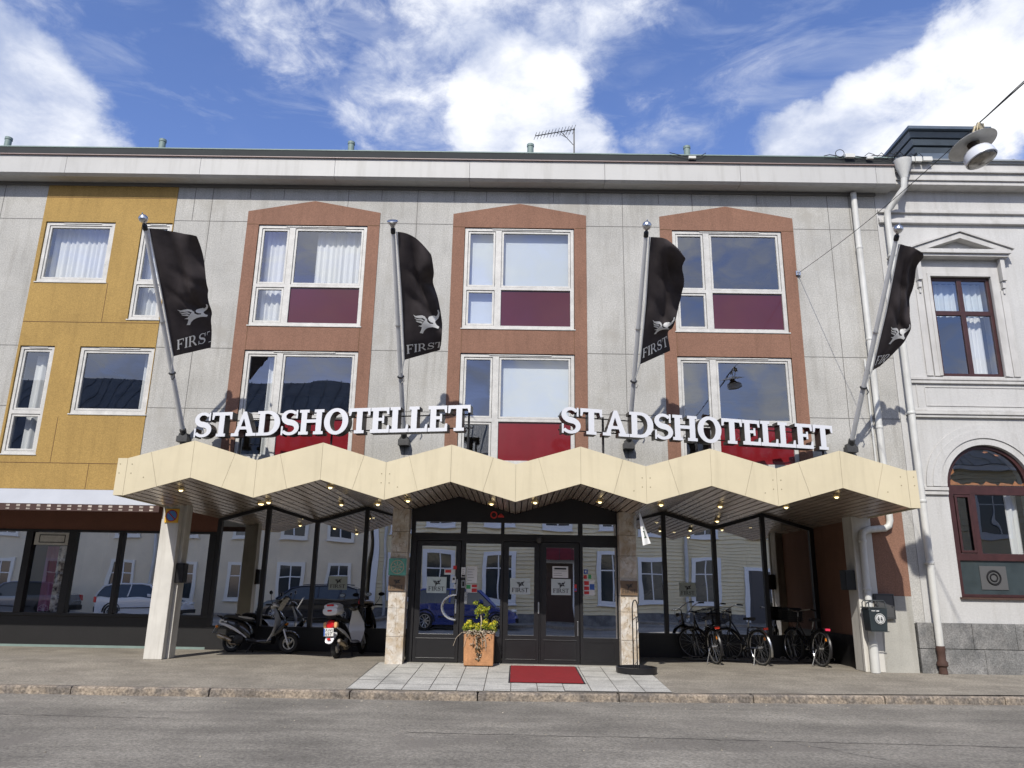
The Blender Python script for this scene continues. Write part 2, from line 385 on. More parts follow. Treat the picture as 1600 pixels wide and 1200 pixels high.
asph = mat('road_asphalt', (.285, .262, .222), .9, track=.20, var=.42, vs=.6, var2=.42, vs2=34, bump=1., bs=70, bd=.012, stain=(.19, .172, .148))
pavm = mat('pavement_asphalt', (.33, .295, .24), .9, track=.10, var=.28, vs=1.1, var2=.40, vs2=34, bump=.9, bs=70, bd=.012, stain=(.20, .175, .14))
kerbm = mat('kerb_granite', (.34, .28, .215), .85, var=.25, vs=3, var2=.5, vs2=28, bump=.9, bs=30, bd=.02, col2=(.19, .165, .14))
slabm = mat('paving_slab', (.52, .505, .46), .85, var=.18, vs=2.2, var2=.34, vs2=50, bump=.3, stain=(.27, .265, .24))
groutm = mat('paving_grout', (.13, .12, .105), .95)
groundm = mat('ground_earth', (.16, .155, .14), .95, var=.2, vs=.2)
# marble: pale slabs with ochre veins
marble = mat('marble', (.62, .58, .52), .4, var=.15, vs=5, col2=(.50, .42, .32), var2=.12, vs2=25, stain=(.33, .23, .12))

# ------------------------------------------------------------------ ground, road, kerb, pavement
KY = [(-60, -3.55), (-20, -3.52), (-7.5, -3.5), (-.75, -3.43), (2.5, -3.2), (7.9, -2.8), (14, -2.35), (60, 1.2-.2)]
def ky(x):
    for (a, b), (c, d) in zip(KY, KY[1:]):
        if x <= c: return b+(d-b)*(x-a)/(c-a)
    return KY[-1][1]
def pz(x, y): return max(-.08, -.08*(min(0, y)/ -3.4))   # pavement falls to the kerb
mb = MB(); mb.add([(-900, -900, -.26), (900, -900, -.26), (900, 900, -.26), (-900, 900, -.26)], [(0, 1, 2, 3)]); struct(mb.build('ground', groundm))
xs = [-60, -20, -12, -7.5, -4, -.75, 2.5, 5, 7.9, 14, 30]
mb = MB()
for a, b in zip(xs, xs[1:]):
    mb.add([(a, -18.6, -.19), (b, -18.6, -.19), (b, ky(b)+.01, -.185), (a, ky(a)+.01, -.185)], [(0, 1, 2, 3)])
tar = mat('crack_tar', (.06, .055, .05), .9)
mb.m = 1; rr = random.Random(17)
def crack(x0, y0, x1, y1, wd, n, jit):
    pts = [(x0+(x1-x0)*i/n+rr.uniform(-jit, jit)*.5, y0+(y1-y0)*i/n+rr.uniform(-jit, jit)) for i in range(n+1)]
    for (a, b), (c, d) in zip(pts, pts[1:]):
        q = wd*rr.uniform(.4, 1.2); mb.add([(a, b-q, -.183), (c, d-q, -.183), (c, d+q, -.183), (a, b+q, -.183)], [(0, 1, 2, 3)])
crack(-1.2, -6.0, 9.5, -6.35, .010, 70, .03); crack(3.0, -6.1, 4.2, -7.6, .007, 16, .05); crack(-9, -5.2, -4.2, -5.35, .008, 36, .03); crack(-4.6, -5.35, -5.4, -8.5, .006, 24, .06); crack(-30, -4.6, -10, -4.65, .008, 60, .03); crack(7.5, -4.2, 8.2, -6.3, .006, 16, .04)
struct(mb.build('road', [asph, tar]))
mb = MB()
for k in range(520):
    x = rr.uniform(-13, 12); e = rr.random()**2.2; y = ky(x)-.015-e*.9 if k % 3 else rr.uniform(-8.5, -3.8); s_ = rr.uniform(.004, .013)
    mb.add([(x-s_, y-s_*.7, -.1845), (x+s_, y-s_, -.1845), (x+s_*.6, y+s_, -.1845), (x-s_*.8, y+s_*.8, -.1845), (x, y, -.1845+s_)], [(0, 1, 4), (1, 2, 4), (2, 3, 4), (3, 0, 4)])
o = mb.build('grit', mat('grit', (.16, .14, .11), .9, var=.6, vs=9, col2=(.42, .38, .30)), flipfix=False); o['kind'] = 'stuff'; o['label'] = 'loose grit and small stones scattered on the road along the kerb'; o['category'] = 'grit'
mb = MB()
for a, b in zip(xs, xs[1:]):
    for (y0, y1) in ((None, 0.), (0., 2.75)):
        ya = ky(a)+.17 if y0 is None else y0; yb = ky(b)+.17 if y0 is None else y0
        mb.add([(a, ya, pz(a, ya)), (b, yb, pz(b, yb)), (b, y1, pz(b, y1)), (a, y1, pz(a, y1))], [(0, 1, 2, 3)])
struct(mb.build('pavement', pavm))
struct(bx('far_pavement', pavm, None, -60, 40, -20.6, -18.58, -.3, -.08))
mb = MB(); x = -26.; rnd = random.Random(3)
while x < 26:
    l = rnd.uniform(1.75, 2.15); x1 = x+l-.018; j = rnd.uniform(-.008, .008)
    ya, yb = ky(x)+j, ky(x1)+j; t = .17
    b_ = [(x, ya-.005, -.25), (x1, yb-.005, -.25), (x1, yb+t-.002, -.25), (x, ya+t-.002, -.25)]
    m_ = [(x, ya+.0, -.095), (x1, yb, -.095), (x1, yb+t-.002, -.095), (x, ya+t-.002, -.095)]
    mb.hexa(b_, m_)
    t_ = [(x+.01, ya+.025, -.072), (x1-.01, yb+.025, -.072), (x1-.01, yb+t-.002, -.075), (x+.01, ya+t-.002, -.075)]
    mb.hexa(m_, t_); x += l
struct(mb.build('kerb', kerbm, bevel=.006))
# entrance paving of 40 cm slabs
mb = MB(); mg = MB()
X0, X1 = -2.49, 2.42
def zz(y, d): return pz(0, y)+d
mg.add([(X0, -3.26, zz(-3.26, .004)), (X1, -3.05, zz(-3.05, .004)), (X1+.12, .14, .004), (X0-.12, .14, .004)], [(0, 1, 2, 3)])
rnd = random.Random(5)
for i in range(12):
    xa = -2.475+i*.408; y = .13
    while True:
        y1 = y-.40; lim = ky(xa+.2)+.19
        if y-lim < .05: break
        y1 = max(y1, lim); sp = 1+.012*(y+3)
        dz = rnd.uniform(.009, .013)
        f = lambda X, Y: (X*(1+.012*(Y+3.2)*.9), Y, zz(Y, dz))
        a, b = xa+.006, xa+.400
        mb.add([f(a, y1+.005), f(b, y1+.005), f(b, y-.005), f(a, y-.005)], [(0, 1, 2, 3)]); y = y1
struct(mg.build('paving_joint', groutm)); struct(mb.build('paving', slabm))

# ------------------------------------------------------------------ the hotel
hotel = thing('hotel_building', 'grey and mustard roughcast three-storey hotel with terracotta window surrounds and zigzag entrance canopy', 'hotel', (0, 0, 0))
XL, XR = -19., 7.93
BAYS = [-18.32+4.58, -4.58, 0., 4.58]
BW = 1.20
YW = [(-10.52, -8.99, 7.71, 9.13), (-8.38, -7.72, 6.87, 9.13), (-10.56, -9.84, 3.92, 6.23), (-9.28, -7.71, 4.78, 6.23)]
holes = [rect(x0-.02, z0-.02, x1+.02, z1+.02) for x0, x1, z0, z1 in YW]
for c in BAYS: holes += [rect(c-BW-.02, 6.76, c+BW+.02, 9.15), rect(c-BW-.02, 3.85, c+BW+.02, 6.23)]
wb_ = MB().ext(shape([rect(XL, 3.24, XR, 10.15)], holes), 0, .32)
# mustard plaster field, stepping round the windows
yh = [rect(x0-.01, z0-.01, x1+.01, z1+.01) for x0, x1, z0, z1 in YW]
yb_ = MB().ext(shape([rect(-10.62, 3.21, -7.69, 10.1)], yh), -.018, .03); jb = mat('joint_brown', (.13, .07, .03), .9)
for c in BAYS:
    if c < -10: continue
    pts = [(c-1.475, 3.26), (c+1.475, 3.26), (c+1.475, 9.46), (c, 9.73), (c-1.475, 9.46)]
    sb_ = MB().ext(shape([pts], [rect(c-BW-.01, 6.77, c+BW+.01, 9.14), rect(c-BW-.01, 3.86, c+BW+.01, 6.22)]), -.018, .03); sb_.m = 1
    for a, b in ((c-1.475, c-1.22), (c+1.22, c+1.475)): sb_.box(a, b, -.0215, -.01, 9.14, 9.15)
    for x in (c-1.2, c+1.2): sb_.box(x-.004, x+.004, -.0215, -.01, 6.24, 6.76)
    sb_.build('window_surround', [brick, jb], hotel)
# expansion joints of the plaster
mb = wb_; mb.m = 1
def jh(x0, x1, z): mb.box(x0, x1, -.0035, .01, z-.006, z+.006)
def jv(x, z0, z1): mb.box(x-.006, x+.006, -.004, .01, z0, z1)
for z in (9.21, 6.25, 5.55-.62):
    for a, b in ((-19, -15.3), (-12.2, -10.63), (-7.68, -6.06), (-3.1, -1.48), (1.48, 3.1), (6.06, 7.93)): jh(a, b, z)
for a in (-11.6, -2.29, 2.29, -6.9, 6.87): jv(a, 3.3, 10.1)
for a in (-7.3, -6.06, -5.3, -3.85, -3.1, -1.48, -.75, .75, 1.48, 3.1, 3.85, 5.3, 6.06, 7.35): jv(a, 9.78 if abs(a) % 4.58 < 3.2 and a not in (-7.3, 7.35) else 9.22, 10.1)
mb.build('wall', [grey, joint], hotel)
mb = yb_; mb.m = 1
for a, b, z in ((-10.62, -7.69, 6.78), (-10.62, -7.69, 3.74), (-10.62, -7.69, 9.74)): mb.box(a, b, -.0215, -.01, z-.006, z+.006)
for x, a, b in ((-8.93, 6.79, 7.69), (-9.5, 3.75, 4.7), (-8.7, 3.22, 3.74)): mb.box(x-.005, x+.005, -.0215, -.01, a, b)
mb.build('mustard_wall', [yellow, jb], hotel)
# side, back, floors, roof
bx('side_wall', grey, hotel, XL, XL+.3, .33, 9, 0, 10.15); bx('side_wall', grey, hotel, XR-.3, XR, .33, 9, 0, 10.15)
bx('back_wall', grey, hotel, XL, XR, 9.01, 9.3, 0, 10.15)
mb = MB()
for z in (3.26, 6.35, 9.9): mb.box(XL+.31, XR-.31, .33, 8.99, z, z+.2)
mb.build('floor_slab', inter, hotel)
mb = MB()
for x in [-18, -15.6, -11.6, -9.6, -7.0, -2.3, 2.3, 6.9]:
    for z in (3.47, 6.56): mb.box(x-.05, x+.05, .34, 4.5, z, z+2.75 if z < 6 else z+3.3)
mb.box(XL+.31, XR-.31, 4.51, 4.6, 3.47, 9.88)
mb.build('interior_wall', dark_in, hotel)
# eave: boxed white fascia, sloping soffit, dark verge, low roof
def profile_x(prof, x0, x1, name, m, parent, bev=0.):
    b = MB(); n = len(prof)
    b.add([(x0, y, z) for y, z in prof]+[(x1, y, z) for y, z in prof], [tuple(range(n))[::-1], tuple(range(n, 2*n))]+[(i, (i+1) % n, (i+1) % n+n, i+n) for i in range(n)])
    return b.build(name, m, parent, bevel=bev)
x = XL; k = 0
while x < 8.2:
    x1 = min(x+2.98, 8.24)
    profile_x([(.10, 10.12), (-.36, 10.075), (-.43, 10.12), (-.43, 10.56), (.10, 10.56)], x+.004, x1-.004, 'eave_fascia', fasciaw, hotel); x = x1
bx('eave_underside', joint, hotel, XL, 7.95, -.05, .0, 10.03, 10.118)
profile_x([(-.47, 10.55), (-.40, 10.76), (4.6, 11.3), (9.6, 10.75), (9.6, 10.5), (-.3, 10.57)], XL, 8.26, 'roof', roofm, hotel)
bx('roof_edge', copper, hotel, XL, 8.26, -.41, -.37, 10.765, 10.79)
bx('roof_edge', mat('drip_edge', (.3, .22, .2), .5), hotel, XL, 8.26, -.475, -.44, 10.545, 10.562)
for x in (-16.1, -12.16, -8.49, -4.01, .23, 3.92):
    p = MB(); p.lathe([(.075, 10.7), (.075, 11.50), (.085, 11.5), (.085, 11.56), (.04, 11.57)], 14); p.build('roof_vent', copper, hotel, smooth=True, loc=(x, .5, 0))
bx('roof_hatch', copper, hotel, 7.0, 7.4, .6, 1.1, 10.7, 11.35)

# ---- hotel windows
def sash(b, x0, x1, z0, z1, wd=.05, y0=.035, y1=.085):
    b.ext(shape([rect(x0, z0, x1, z1)], [rect(x0+wd, z0+wd, x1-wd, z1-wd)]), y0, y1)
def curtain(x0, x1, z0, z1, y, m, parent, amp=.03, per=.12, seed=0, name='curtain'):
    b = MB(); n = int((x1-x0)/.018)+2; rr = random.Random(seed); ph = [rr.uniform(0, 6) for _ in range(4)]; vs = []
    for z, s_ in ((z0, 1.), ((z0+z1)/2, .85), (z1, .55)):
        for i in range(n):
            x = x0+(x1-x0)*i/(n-1); q = x/per*6.28
            vs.append((x, y+amp*s_*(math.sin(q+ph[0]+.8*math.sin(q*.23+ph[1]))+.5*math.sin(q*.47+ph[2])), z))
    fs = [(r*n+i, r*n+i+1, r*n+n+i+1, r*n+n+i) for r in range(2) for i in range(n-1)]
    b.add(vs, fs); return b.build(name, m, parent, smooth=True)
def window(parent, x0, x1, z0, z1, cells, curtains=(), panelmat=None, fm=frame_w, gm=glass_up, name='window', y=.0, border=.055):
    """cells: (xa,xb,za,zb,kind) in absolute coordinates; g glazed sash, p solid panel"""
    b = MB(); hol = [rect(a, c, b_, d) for a, b_, c, d, k in cells]
    b.ext(shape([rect(x0, z0, x1, z1)], hol), y+.012, y+.11)
    for a, b_, c, d, k in cells:
        if k == 'g': sash(b, a+.008, b_-.008, c+.008, d-.008, .042, y+.03, y+.09)
    b.box(x0+.25*(x1-x0), x1-.2*(x1-x0), y-.004, y+.0115, z1-.035, z1-.012)
    b.box(x0-.03, x1+.03, y-.035, y+.011, z0-.03, z0-.004)
    fr = b.build(name, fm, parent, bevel=.004)
    for a, b_, c, d, k in cells:
        if k == 'g': sheet('pane', gm, fr, a+.04, b_-.04, y+.06, c+.04, d-.04)
        else: bx('panel', panelmat, fr, a+.004, b_-.004, y+.05, y+.06, c+.004, d-.004)
    for i, cu in enumerate(curtains):
        a, b_, c, d = cu[:4]; curtain(a, b_, c, d, y+.30, cu[4] if len(cu) > 4 else curt, fr, seed=int(x0*7+i+z0*3))
    return fr
def single(x0, x1, z0, z1, cur=(), **k): return window(hotel, x0, x1, z0, z1, [(x0+.07, x1-.07, z0+.07, z1-.07, 'g')], cur, **k)
single(*YW[0], cur=[(-10.45, -9.0, 7.75, 9.1)])
x0, x1, z0, z1 = YW[1]; window(hotel, x0, x1, z0, z1, [(x0+.06, x1-.06, z0+.06, 7.68, 'g'), (x0+.06, x1-.06, 7.76, z1-.06, 'g')], [(x0+.05, x1-.05, 6.95, 9.1)])
x0, x1, z0, z1 = YW[2]; window(hotel, x0, x1, z0, z1, [(x0+.06, x1-.06, z0+.06, 4.76, 'g'), (x0+.06, x1-.06, 4.84, z1-.06, 'g')], [(-10.35, -10.15, 3.95, 6.1)])
single(*YW[3], cur=[(-8.02, -7.76, 4.8, 6.2)])
def baywin(c, top, cur):
    z0, z1, zt = (6.78, 9.13, 7.70) if top else (3.87, 6.21, 4.78)
    w_ = window(hotel, c-BW, c+BW, z0, z1, [(c-1.13, c-.52, z0+.07, zt-.04, 'g'), (c-1.13, c-.52, zt+.04, z1-.07, 'g'), (c-.39, c+1.13, zt+.03, z1-.06, 'g'), (c-.38, c+1.12, z0+.07, zt-.03, 'p')], cur, maroon if top else redp)
    return w_
c = -4.58
baywin(c, 1, [(c-1.1, c-.5, 6.9, 9.1), (c+.05, c+1.1, 7.75, 9.1)]); baywin(c, 0, [(c-.75, c-.52, 3.9, 6.1)])
c = 0.
blind = mat('blind_grey', (.62, .66, .68), .8)
def addblind(w_, a, b_, z0, z1, m): bx('blind', m, w_, a, b_, .2, .21, z0, z1)
w_ = baywin(c, 1, []); addblind(w_, -1.12, -.5, 6.85, 9.1, blind); addblind(w_, -.4, 1.1, 7.72, 9.1, blind)
w_ = baywin(c, 0, []); addblind(w_, -.4, 1.1, 4.8, 6.18, blind)
c = 4.58
baywin(c, 1, []); baywin(c, 0, [])
baywin(BAYS[0], 1, [(BAYS[0]-1.1, BAYS[0]-.5, 6.9, 9.1)]); baywin(BAYS[0], 0, [])

# ---- ground floor, left shop front (plane y = 2.5)
G = 2.5
bx('shop_soffit', softw, hotel, XL, -7.04, .0, 2.0, 3.12, 3.2)
aw = thing('shop_awning', 'retracted pale grey awning with a dark squared valance over the left shop windows', 'awning', (-13, 0, 3.2))
b = MB(); b.hexa([(XL, -.17, 2.90), (-7.075, -.17, 2.90), (-7.075, -.15, 2.90), (XL, -.15, 2.90)], [(XL, -.022, 3.205), (-7.075, -.022, 3.205), (-7.075, -.004, 3.205), (XL, -.004, 3.205)]); b.v = [(p[0]+13, p[1], p[2]-3.2) for p in b.v]; b.build('canvas', mat('awning_canvas', (.40, .42, .46), .7, var=.08, vs=1.5), aw)
b = MB(); b.box(XL, -7.075, -.165, -.145, 2.765, 2.897); b.v = [(p[0]+13, p[1], p[2]-3.2) for p in b.v]; mb = b; mb.m = 1; x = XL+.05; rr = random.Random(31)
while x < -7.25: mb.box(x+13, x+13.075, -.168, -.1655, -.358, -.318); mb.box(x+13, x+13.075, -.168, -.1655, -.415, -.388); x += .205
mb.build('valance', [mat('valance_brown', (.06, .03, .025), .8), mat('valance_square', (.50, .44, .38), .8, var=.8, vs=6)], aw)
bx('brown_band', brown, hotel, XL, -6.86, 2.46, 2.6, 2.57, 3.2)
bx('plinth_panel', blackp, hotel, XL, -6.86, 2.47, 2.6, .05, .66)
bx('plinth_strip', copper, hotel, XL, -6.86, 2.45, 2.6, 0, .05)
mb = MB(); mb.box(XL, -6.86, 2.44, 2.58, .66, .73); mb.box(XL, -6.86, 2.44, 2.58, 2.52, 2.57)
for x, wd in ((-17.5, .06), (-15.4, .06), (-13.3, .06), (-11.17, .1), (-10.18, .1), (-9.06, .06), (-7.78, .06), (-6.93, .1)): mb.box(x-wd, x+wd*.6, 2.43, 2.59, .73, 2.52)
mb.build('shopfront_frame', black, hotel, bevel=.005)
sheet('shop_pane', glass_sh, hotel, XL+.02, -11.17, 2.52, .71, 2.54); sheet('shop_pane', glass_sh, hotel, -10.18, -6.95, 2.52, .71, 2.54); sheet('shop_pane', glassmat('shop_glass_clear', .22, (.95, .96, .96), wob=.06), hotel, -11.17, -10.18, 2.52, .71, 2.54)
mb = MB(); mb.box(-11.08, -10.26, 2.46, 2.5, 2.22, 2.5); v = mb.build('vent_panel', frame_w, hotel, bevel=.006)
b = MB(); b.ext(shape([rect(-10.97, 2.27, -10.37, 2.45)], [rect(-10.955, 2.285, -10.385, 2.435)]), 2.452, 2.461); b.build('vent_slot', blackp, v)
curtain(-10.9, -10.55, .75, 2.2, 2.75, curt_purple, hotel, seed=4); 
cpat = mat('curtain_pattern', (.85, .83, .82), .9, col2=(.06, .045, .06), vs=5)
curtain(-10.54, -10.24, .75, 2.2, 2.60, cpat, hotel, seed=5)
curtain(-7.6, -7.35, .75, 2.5, 2.8, mat('curtain_grey', (.16, .14, .14), .9), hotel, seed=6)
bx('interior_panel', inter, hotel, -10.0, -9.55, 2.7, 2.8, .2, 2.6)
# interiors of the ground floor
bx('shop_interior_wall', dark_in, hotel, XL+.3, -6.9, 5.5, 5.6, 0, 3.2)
bx('interior_floor', mat('floor_inside', (.10, .09, .08), .5), hotel, XL+.3, XR-.3, 2.62, 8.9, -.06, .01)
b = MB(); b.box(-7.05, -6.95, 2.62, 5.49, .02, 3.2); b.box(-2.6, -2.5, 2.62, 7.4, .02, 3.2); b.box(2.5, 2.6, 5.0, 7.4, .02, 3.2); b.box(-6.94, XR-.31, 7.5, 7.6, .02, 3.2)
b.build('interior_partition', inter, hotel)
# ---- zigzag folded soffit helper
def zf(x):
    t = abs(((x/1.145) % 2.)-0.) ; t = t if t <= 1 else 2-t
    return 2.875+.335*t
# glazed wall under the folded ceiling
def foldglass(posts, x0, x1, side):
    b = MB(); xs = sorted(set([x0, x1]+[p for p in posts if x0 < p < x1]))
    for a, c in zip(xs, xs[1:]): b.add([(a, G-.05, zf(a)-.075), (c, G-.05, zf(c)-.075), (c, G+.06, zf(c)-.075), (a, G+.06, zf(a)-.075), (a, G-.05, zf(a)), (c, G-.05, zf(c)), (c, G+.06, zf(c)), (a, G+.06, zf(a))], [(0,3,2,1),(4,5,6,7),(0,1,5,4),(1,2,6,5),(2,3,7,6),(3,0,4,7)])
    for p in posts: b.box(p-.045, p+.045, G-.062, G+.07, .5, zf(p)-.03)
    b.box(x0, x1, G-.055, G+.065, .46, .515)
    fr = b.build('lobby_glazing_frame', black, hotel)
    g_ = MB()
    for a, c in zip(xs, xs[1:]): g_.add([(a, G, .5), (c, G, .5), (c, G, zf(c)-.05), (a, G, zf(a)-.05)], [(0, 1, 2, 3)])
    g_.build('pane', glass_sh, fr, flipfix=False)
    bx('plinth_panel', blackp, hotel, x0, x1, G-.04, G+.06, .0, .46)
foldglass([-6.83, -5.725, -4.58, -3.435], -6.87, -2.15, 0)
foldglass([3.435, 4.58, 5.725, 6.83], 2.15, 6.87, 1)
# interior ceiling behind the glass
b = MB()
for i in range(-6, 6):
    a, c = i*1.145, (i+1)*1.145; b.add([(a, G+.07, zf(a)), (c, G+.07, zf(c)), (c, 7.4, zf(c)), (a, 7.4, zf(a))], [(0, 1, 2, 3)])
b.build('interior_ceiling', inter, hotel)
b = MB(); b.box(5.75, 6.2, 3.6, 4.0, .02, 2.95); b.build('interior_column', mat('beige_column', (.45, .40, .32), .8), hotel)
b = MB()
for k in range(9): b.box(3.0+k*.28, 3.3+k*.28, 5.2, 6.2, .15+k*.19, .2+k*.19)
b.hexa([(2.9, 5.15, .15), (3.0, 5.15, .05), (3.0, 5.2, .05), (2.9, 5.2, .15)], [(5.6, 5.15, 2.1), (5.7, 5.15, 1.98), (5.7, 5.2, 1.98), (5.6, 5.2, 2.1)])
b.tube([(2.9, 5.15, .95), (5.6, 5.15, 2.8)], .03); b.build('interior_staircase', blackp, hotel)
# ---- right flank wall under the canopy and outer wall beside it
bx('flank_wall', brick, hotel, 6.88, 6.95, .3, 2.44, .62, 3.2)
bx('flank_plinth', blackp, hotel, 6.86, 6.95, .3, 2.44, 0, .62)
bx('terracotta_panel', brick, hotel, 7.08, 7.72, -.02, .3, 1.40, 3.3)
bx('corner_strip', grey, hotel, 7.721, XR, -.004, .33, .9, 3.24)
bx('base_slab', concr, hotel, 7.0, 7.70, -.05, .3, -.03, 1.398)
b = MB(); b.box(6.68, 7.06, -.06, .03, 0, 2.92); b.build('end_pillar', concw, hotel, bevel=.01)
b = MB(); b.box(6.70, 7.0, .04, .42, 0, 2.95); b.build('end_pillar', concw, hotel, bevel=.01)
# left concrete column in two leaves
b = MB(); b.box(-7.06, -6.70, -.03, .12, 0, 3.0); b.build('end_pillar', concw, hotel, bevel=.012)
b = MB(); b.box(-6.98, -6.64, .14, .42, 0, 3.0); b.build('end_pillar', concw, hotel, bevel=.012)
# ---- marble pillars flanking the doors: stacked slabs with veins
veins = mat('marble_vein', (.30, .20, .10), .6, var=.3, vs=9)
for sx in (-1, 1):
    b = MB(); rr = random.Random(11+sx); z = 0.; x0, x1 = (-2.42, -2.09) if sx < 0 else (2.05, 2.38)
    hs = [.50, .52, .30, .33, .42, .40, .45]
    for h_ in hs:
        b.box(x0, x1, -.17, .12, z+.002, min(z+h_-.004, 2.95)); z += h_
        if z > 2.95: break
    pl = b.build('marble_pillar', marble, hotel, bevel=.004)
    v = MB()
    for k in range(34):
        z = rr.uniform(.1, 2.8); x = rr.uniform(x0+.03, x1-.06); pts = [(x, -.171, z)]
        for j in range(5):
            x += rr.uniform(-.035, .04); z += rr.uniform(-.03, .05); pts.append((min(max(x, x0+.015), x1-.015), -.171, min(z, 2.88)))
        v.tube(pts, [rr.uniform(.0015, .005) for _ in pts], 5)
    v.tube([((x0+x1)/2, -.171, .62), ((x0+x1)/2+.01, -.171, 1.0), ((x0+x1)/2-.005, -.171, 1.3)], .0025, 5)
    v.build('marble_vein', veins, pl)
# ---- entrance front (y = .15): fixed black frame, transoms, doors
E_ = .15
fh = [(-2.00, -1.09, 2.475, 2.70), (-.96, -.28, 2.475, 2.70), (-.21, 1.27, 2.475, 2.70), (1.36, 2.03, 2.475, 2.70)]
gb = [(-2.06, 2.70)]
top = [(-2.08, 0.), (2.06, 0.), (2.06, zf(2.06)-.01), (1.145, zf(1.145)-.01), (0, zf(0)-.01), (-1.145, zf(1.145)-.01), (-2.08, zf(2.08)-.01)]
dop = [(-1.96, -1.06, .03, 2.33), (-.97, -.27, .52, 2.28), (-.22, .50, .03, 2.33), (.53, 1.30, .03, 2.33), (1.36, 2.03, .52, 2.24)]
b = MB(); b.ext(shape([top], [rect(a, c, b_, d) for a, b_, c, d in fh+dop]), E_, E_+.1)
fr = b.build('entrance_frame', black, hotel, bevel=.004)
g_ = MB()
for a, b_, c, d in fh+[dop[1], dop[4]]: sheet('pane', glass_sh, fr, a-.01, b_+.01, E_+.05, c-.01, d+.01)
for a, b_, c, d in ((-.93, -.31, .07, .46), (1.40, 1.99, .07, .46)): MB().ext(shape([rect(a, c, b_, d)], [rect(a+.03, c+.03, b_-.03, d-.03)]), E_-.008, E_+.01).build('moulding', black, fr)
bx('threshold', mat('threshold_metal', (.45, .43, .38), .4, metal=.4, var=.2), hotel, -2.06, 2.05, .06, .26, 0, .022)
def door(x0, x1):
    z0, z1 = .035, 2.322; b = MB(); b.ext(shape([rect(x0, z0, x1, z1)], [rect(x0+.10, .545, x1-.10, 2.22)]), E_+.01, E_+.075)
    b.ext(shape([rect(x0+.05, .09, x1-.05, .47)], [rect(x0+.07, .11, x1-.07, .45)]), E_+.002, E_+.012); b.box(x0+.1, x1-.1, E_+.0, E_+.015, .535, .545)
    d = b.build('door', black, hotel, bevel=.004); sheet('pane', glass_sh, d, x0+.09, x1-.09, E_+.04, .535, 2.23); return d
d1 = door(-1.95, -1.07); d2 = door(-.21, .495); d3 = door(.535, 1.29)
hm = mat('handle_steel', (.75, .76, .77), .2, metal=.9)
b = MB(); b.torus((-1.15, E_-.07, 1.05), (0, 1, 0), .24, .017, 24, 8, 0, 180) if False else None
b = MB(); pts = [(-1.14-.27*math.sin(R_(a)), E_-.07, 1.05+.235*math.cos(R_(a))) for a in range(0, 181, 12)]
b.tube([(-1.13, E_+.01, 1.285)]+pts+[(-1.13, E_+.01, .815)], .017, 10)
b.box(-1.155, -1.125, E_-.015, E_+.008, .93, 1.2); b.build('handle', hm, d1, smooth=True)
b = MB(); b.box(-1.145, -1.115, E_-.012, E_+.009, 1.3, 1.58); b.build('lock_plate', hm, d1, bevel=.003)
b = MB(); b.box(-1.03-.025+.08, -.93+.03-.02, E_-.012, E_, 1.12, 1.33); b.build('lock_plate', hm, fr, bevel=.003)
b = MB(); b.box(.50-.03, .50-.002, E_-.03, E_+.008, .95, 1.17); b.build('handle', hm, d2, bevel=.004)
b = MB(); b.box(1.24, 1.262, E_-.02, E_+.008, .55, .82); b.build('handle', steel, d3, bevel=.004)
b = MB(); b.box(-2.09, -2.02, .26, 2.4, 0, 3.1); b.box(2.02, 2.09, .26, 2.4, 0, 3.1); b.build('lobby_side_wall', blackp, hotel)
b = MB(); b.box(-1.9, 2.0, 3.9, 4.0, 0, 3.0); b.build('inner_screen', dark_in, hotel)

# ------------------------------------------------------------------ canopy
can = thing('entrance_canopy', 'cream sheet-metal canopy folded in a zigzag of six peaks above the entrance', 'canopy', (0, -2.05, 2.9))
def rel(b, o):  # shift a world-space builder into an object's frame
    l = o.location; b.v = [(p[0]-l.x, p[1]-l.y, p[2]-l.z) for p in b.v]; return b
CY = -2.05; xs = [-6.87]+[1.145*i for i in range(-5, 6)]+[6.87]
b = MB(); sm = MB()
FH = .66
for a, c in zip(xs, xs[1:]):
    za, zc = zf(a), zf(c); m_ = (a+c)/2; zm = (za+zc)/2; sl = (zc-za)/(c-a)
    for (p, q) in (((a, za), (m_, zm)), ((m_, zm), (c, zc))):
        # seams at mid panel stand square to the slope
        def topx(x, isend): return x-(0 if isend else sl*FH*.9)
        e = .0022
        lx, rx = p[0]+e, q[0]-e
        l_t = topx(lx, p[0] == a); r_t = topx(rx, q[0] == c)
        zt = lambda X: za+sl*(X-a)+FH
        b.add([(lx, CY, za+sl*(lx-a)), (rx, CY, za+sl*(rx-a)), (rx, CY+.03, za+sl*(rx-a)), (lx, CY+.03, za+sl*(lx-a)), (l_t, CY, zt(l_t)), (r_t, CY, zt(r_t)), (r_t, CY+.03, zt(r_t)), (l_t, CY+.03, zt(l_t))],
              [(0,3,2,1),(4,5,6,7),(0,1,5,4),(1,2,6,5),(2,3,7,6),(3,0,4,7)])
    sm.add([(a, CY+.012, za+.003), (c, CY+.012, zc+.003), (c, CY+.05, zc+.003), (a, CY+.05, za+.003), (a, CY+.012, za+FH-.003), (c, CY+.012, zc+FH-.003), (c, CY+.05, zc+FH-.003), (a, CY+.05, za+FH-.003)], [(0,3,2,1),(4,5,6,7),(0,1,5,4),(1,2,6,5),(2,3,7,6),(3,0,4,7)])
z = zf(6.87)
for s_ in (-1, 1):
    x0, x1 = sorted((s_*6.873, s_*7.04)); b.box(x0, x1, CY, CY+.03, z+.005, z+FH)
    x0, x1 = sorted((s_*7.01, s_*7.04)); b.box(x0, x1, CY+.031, -.02, z+.005, z+FH)
rel(b, can).build('fascia', cream, can); rel(sm, can).build('fascia_backing', cream_dk, can)
b = MB()
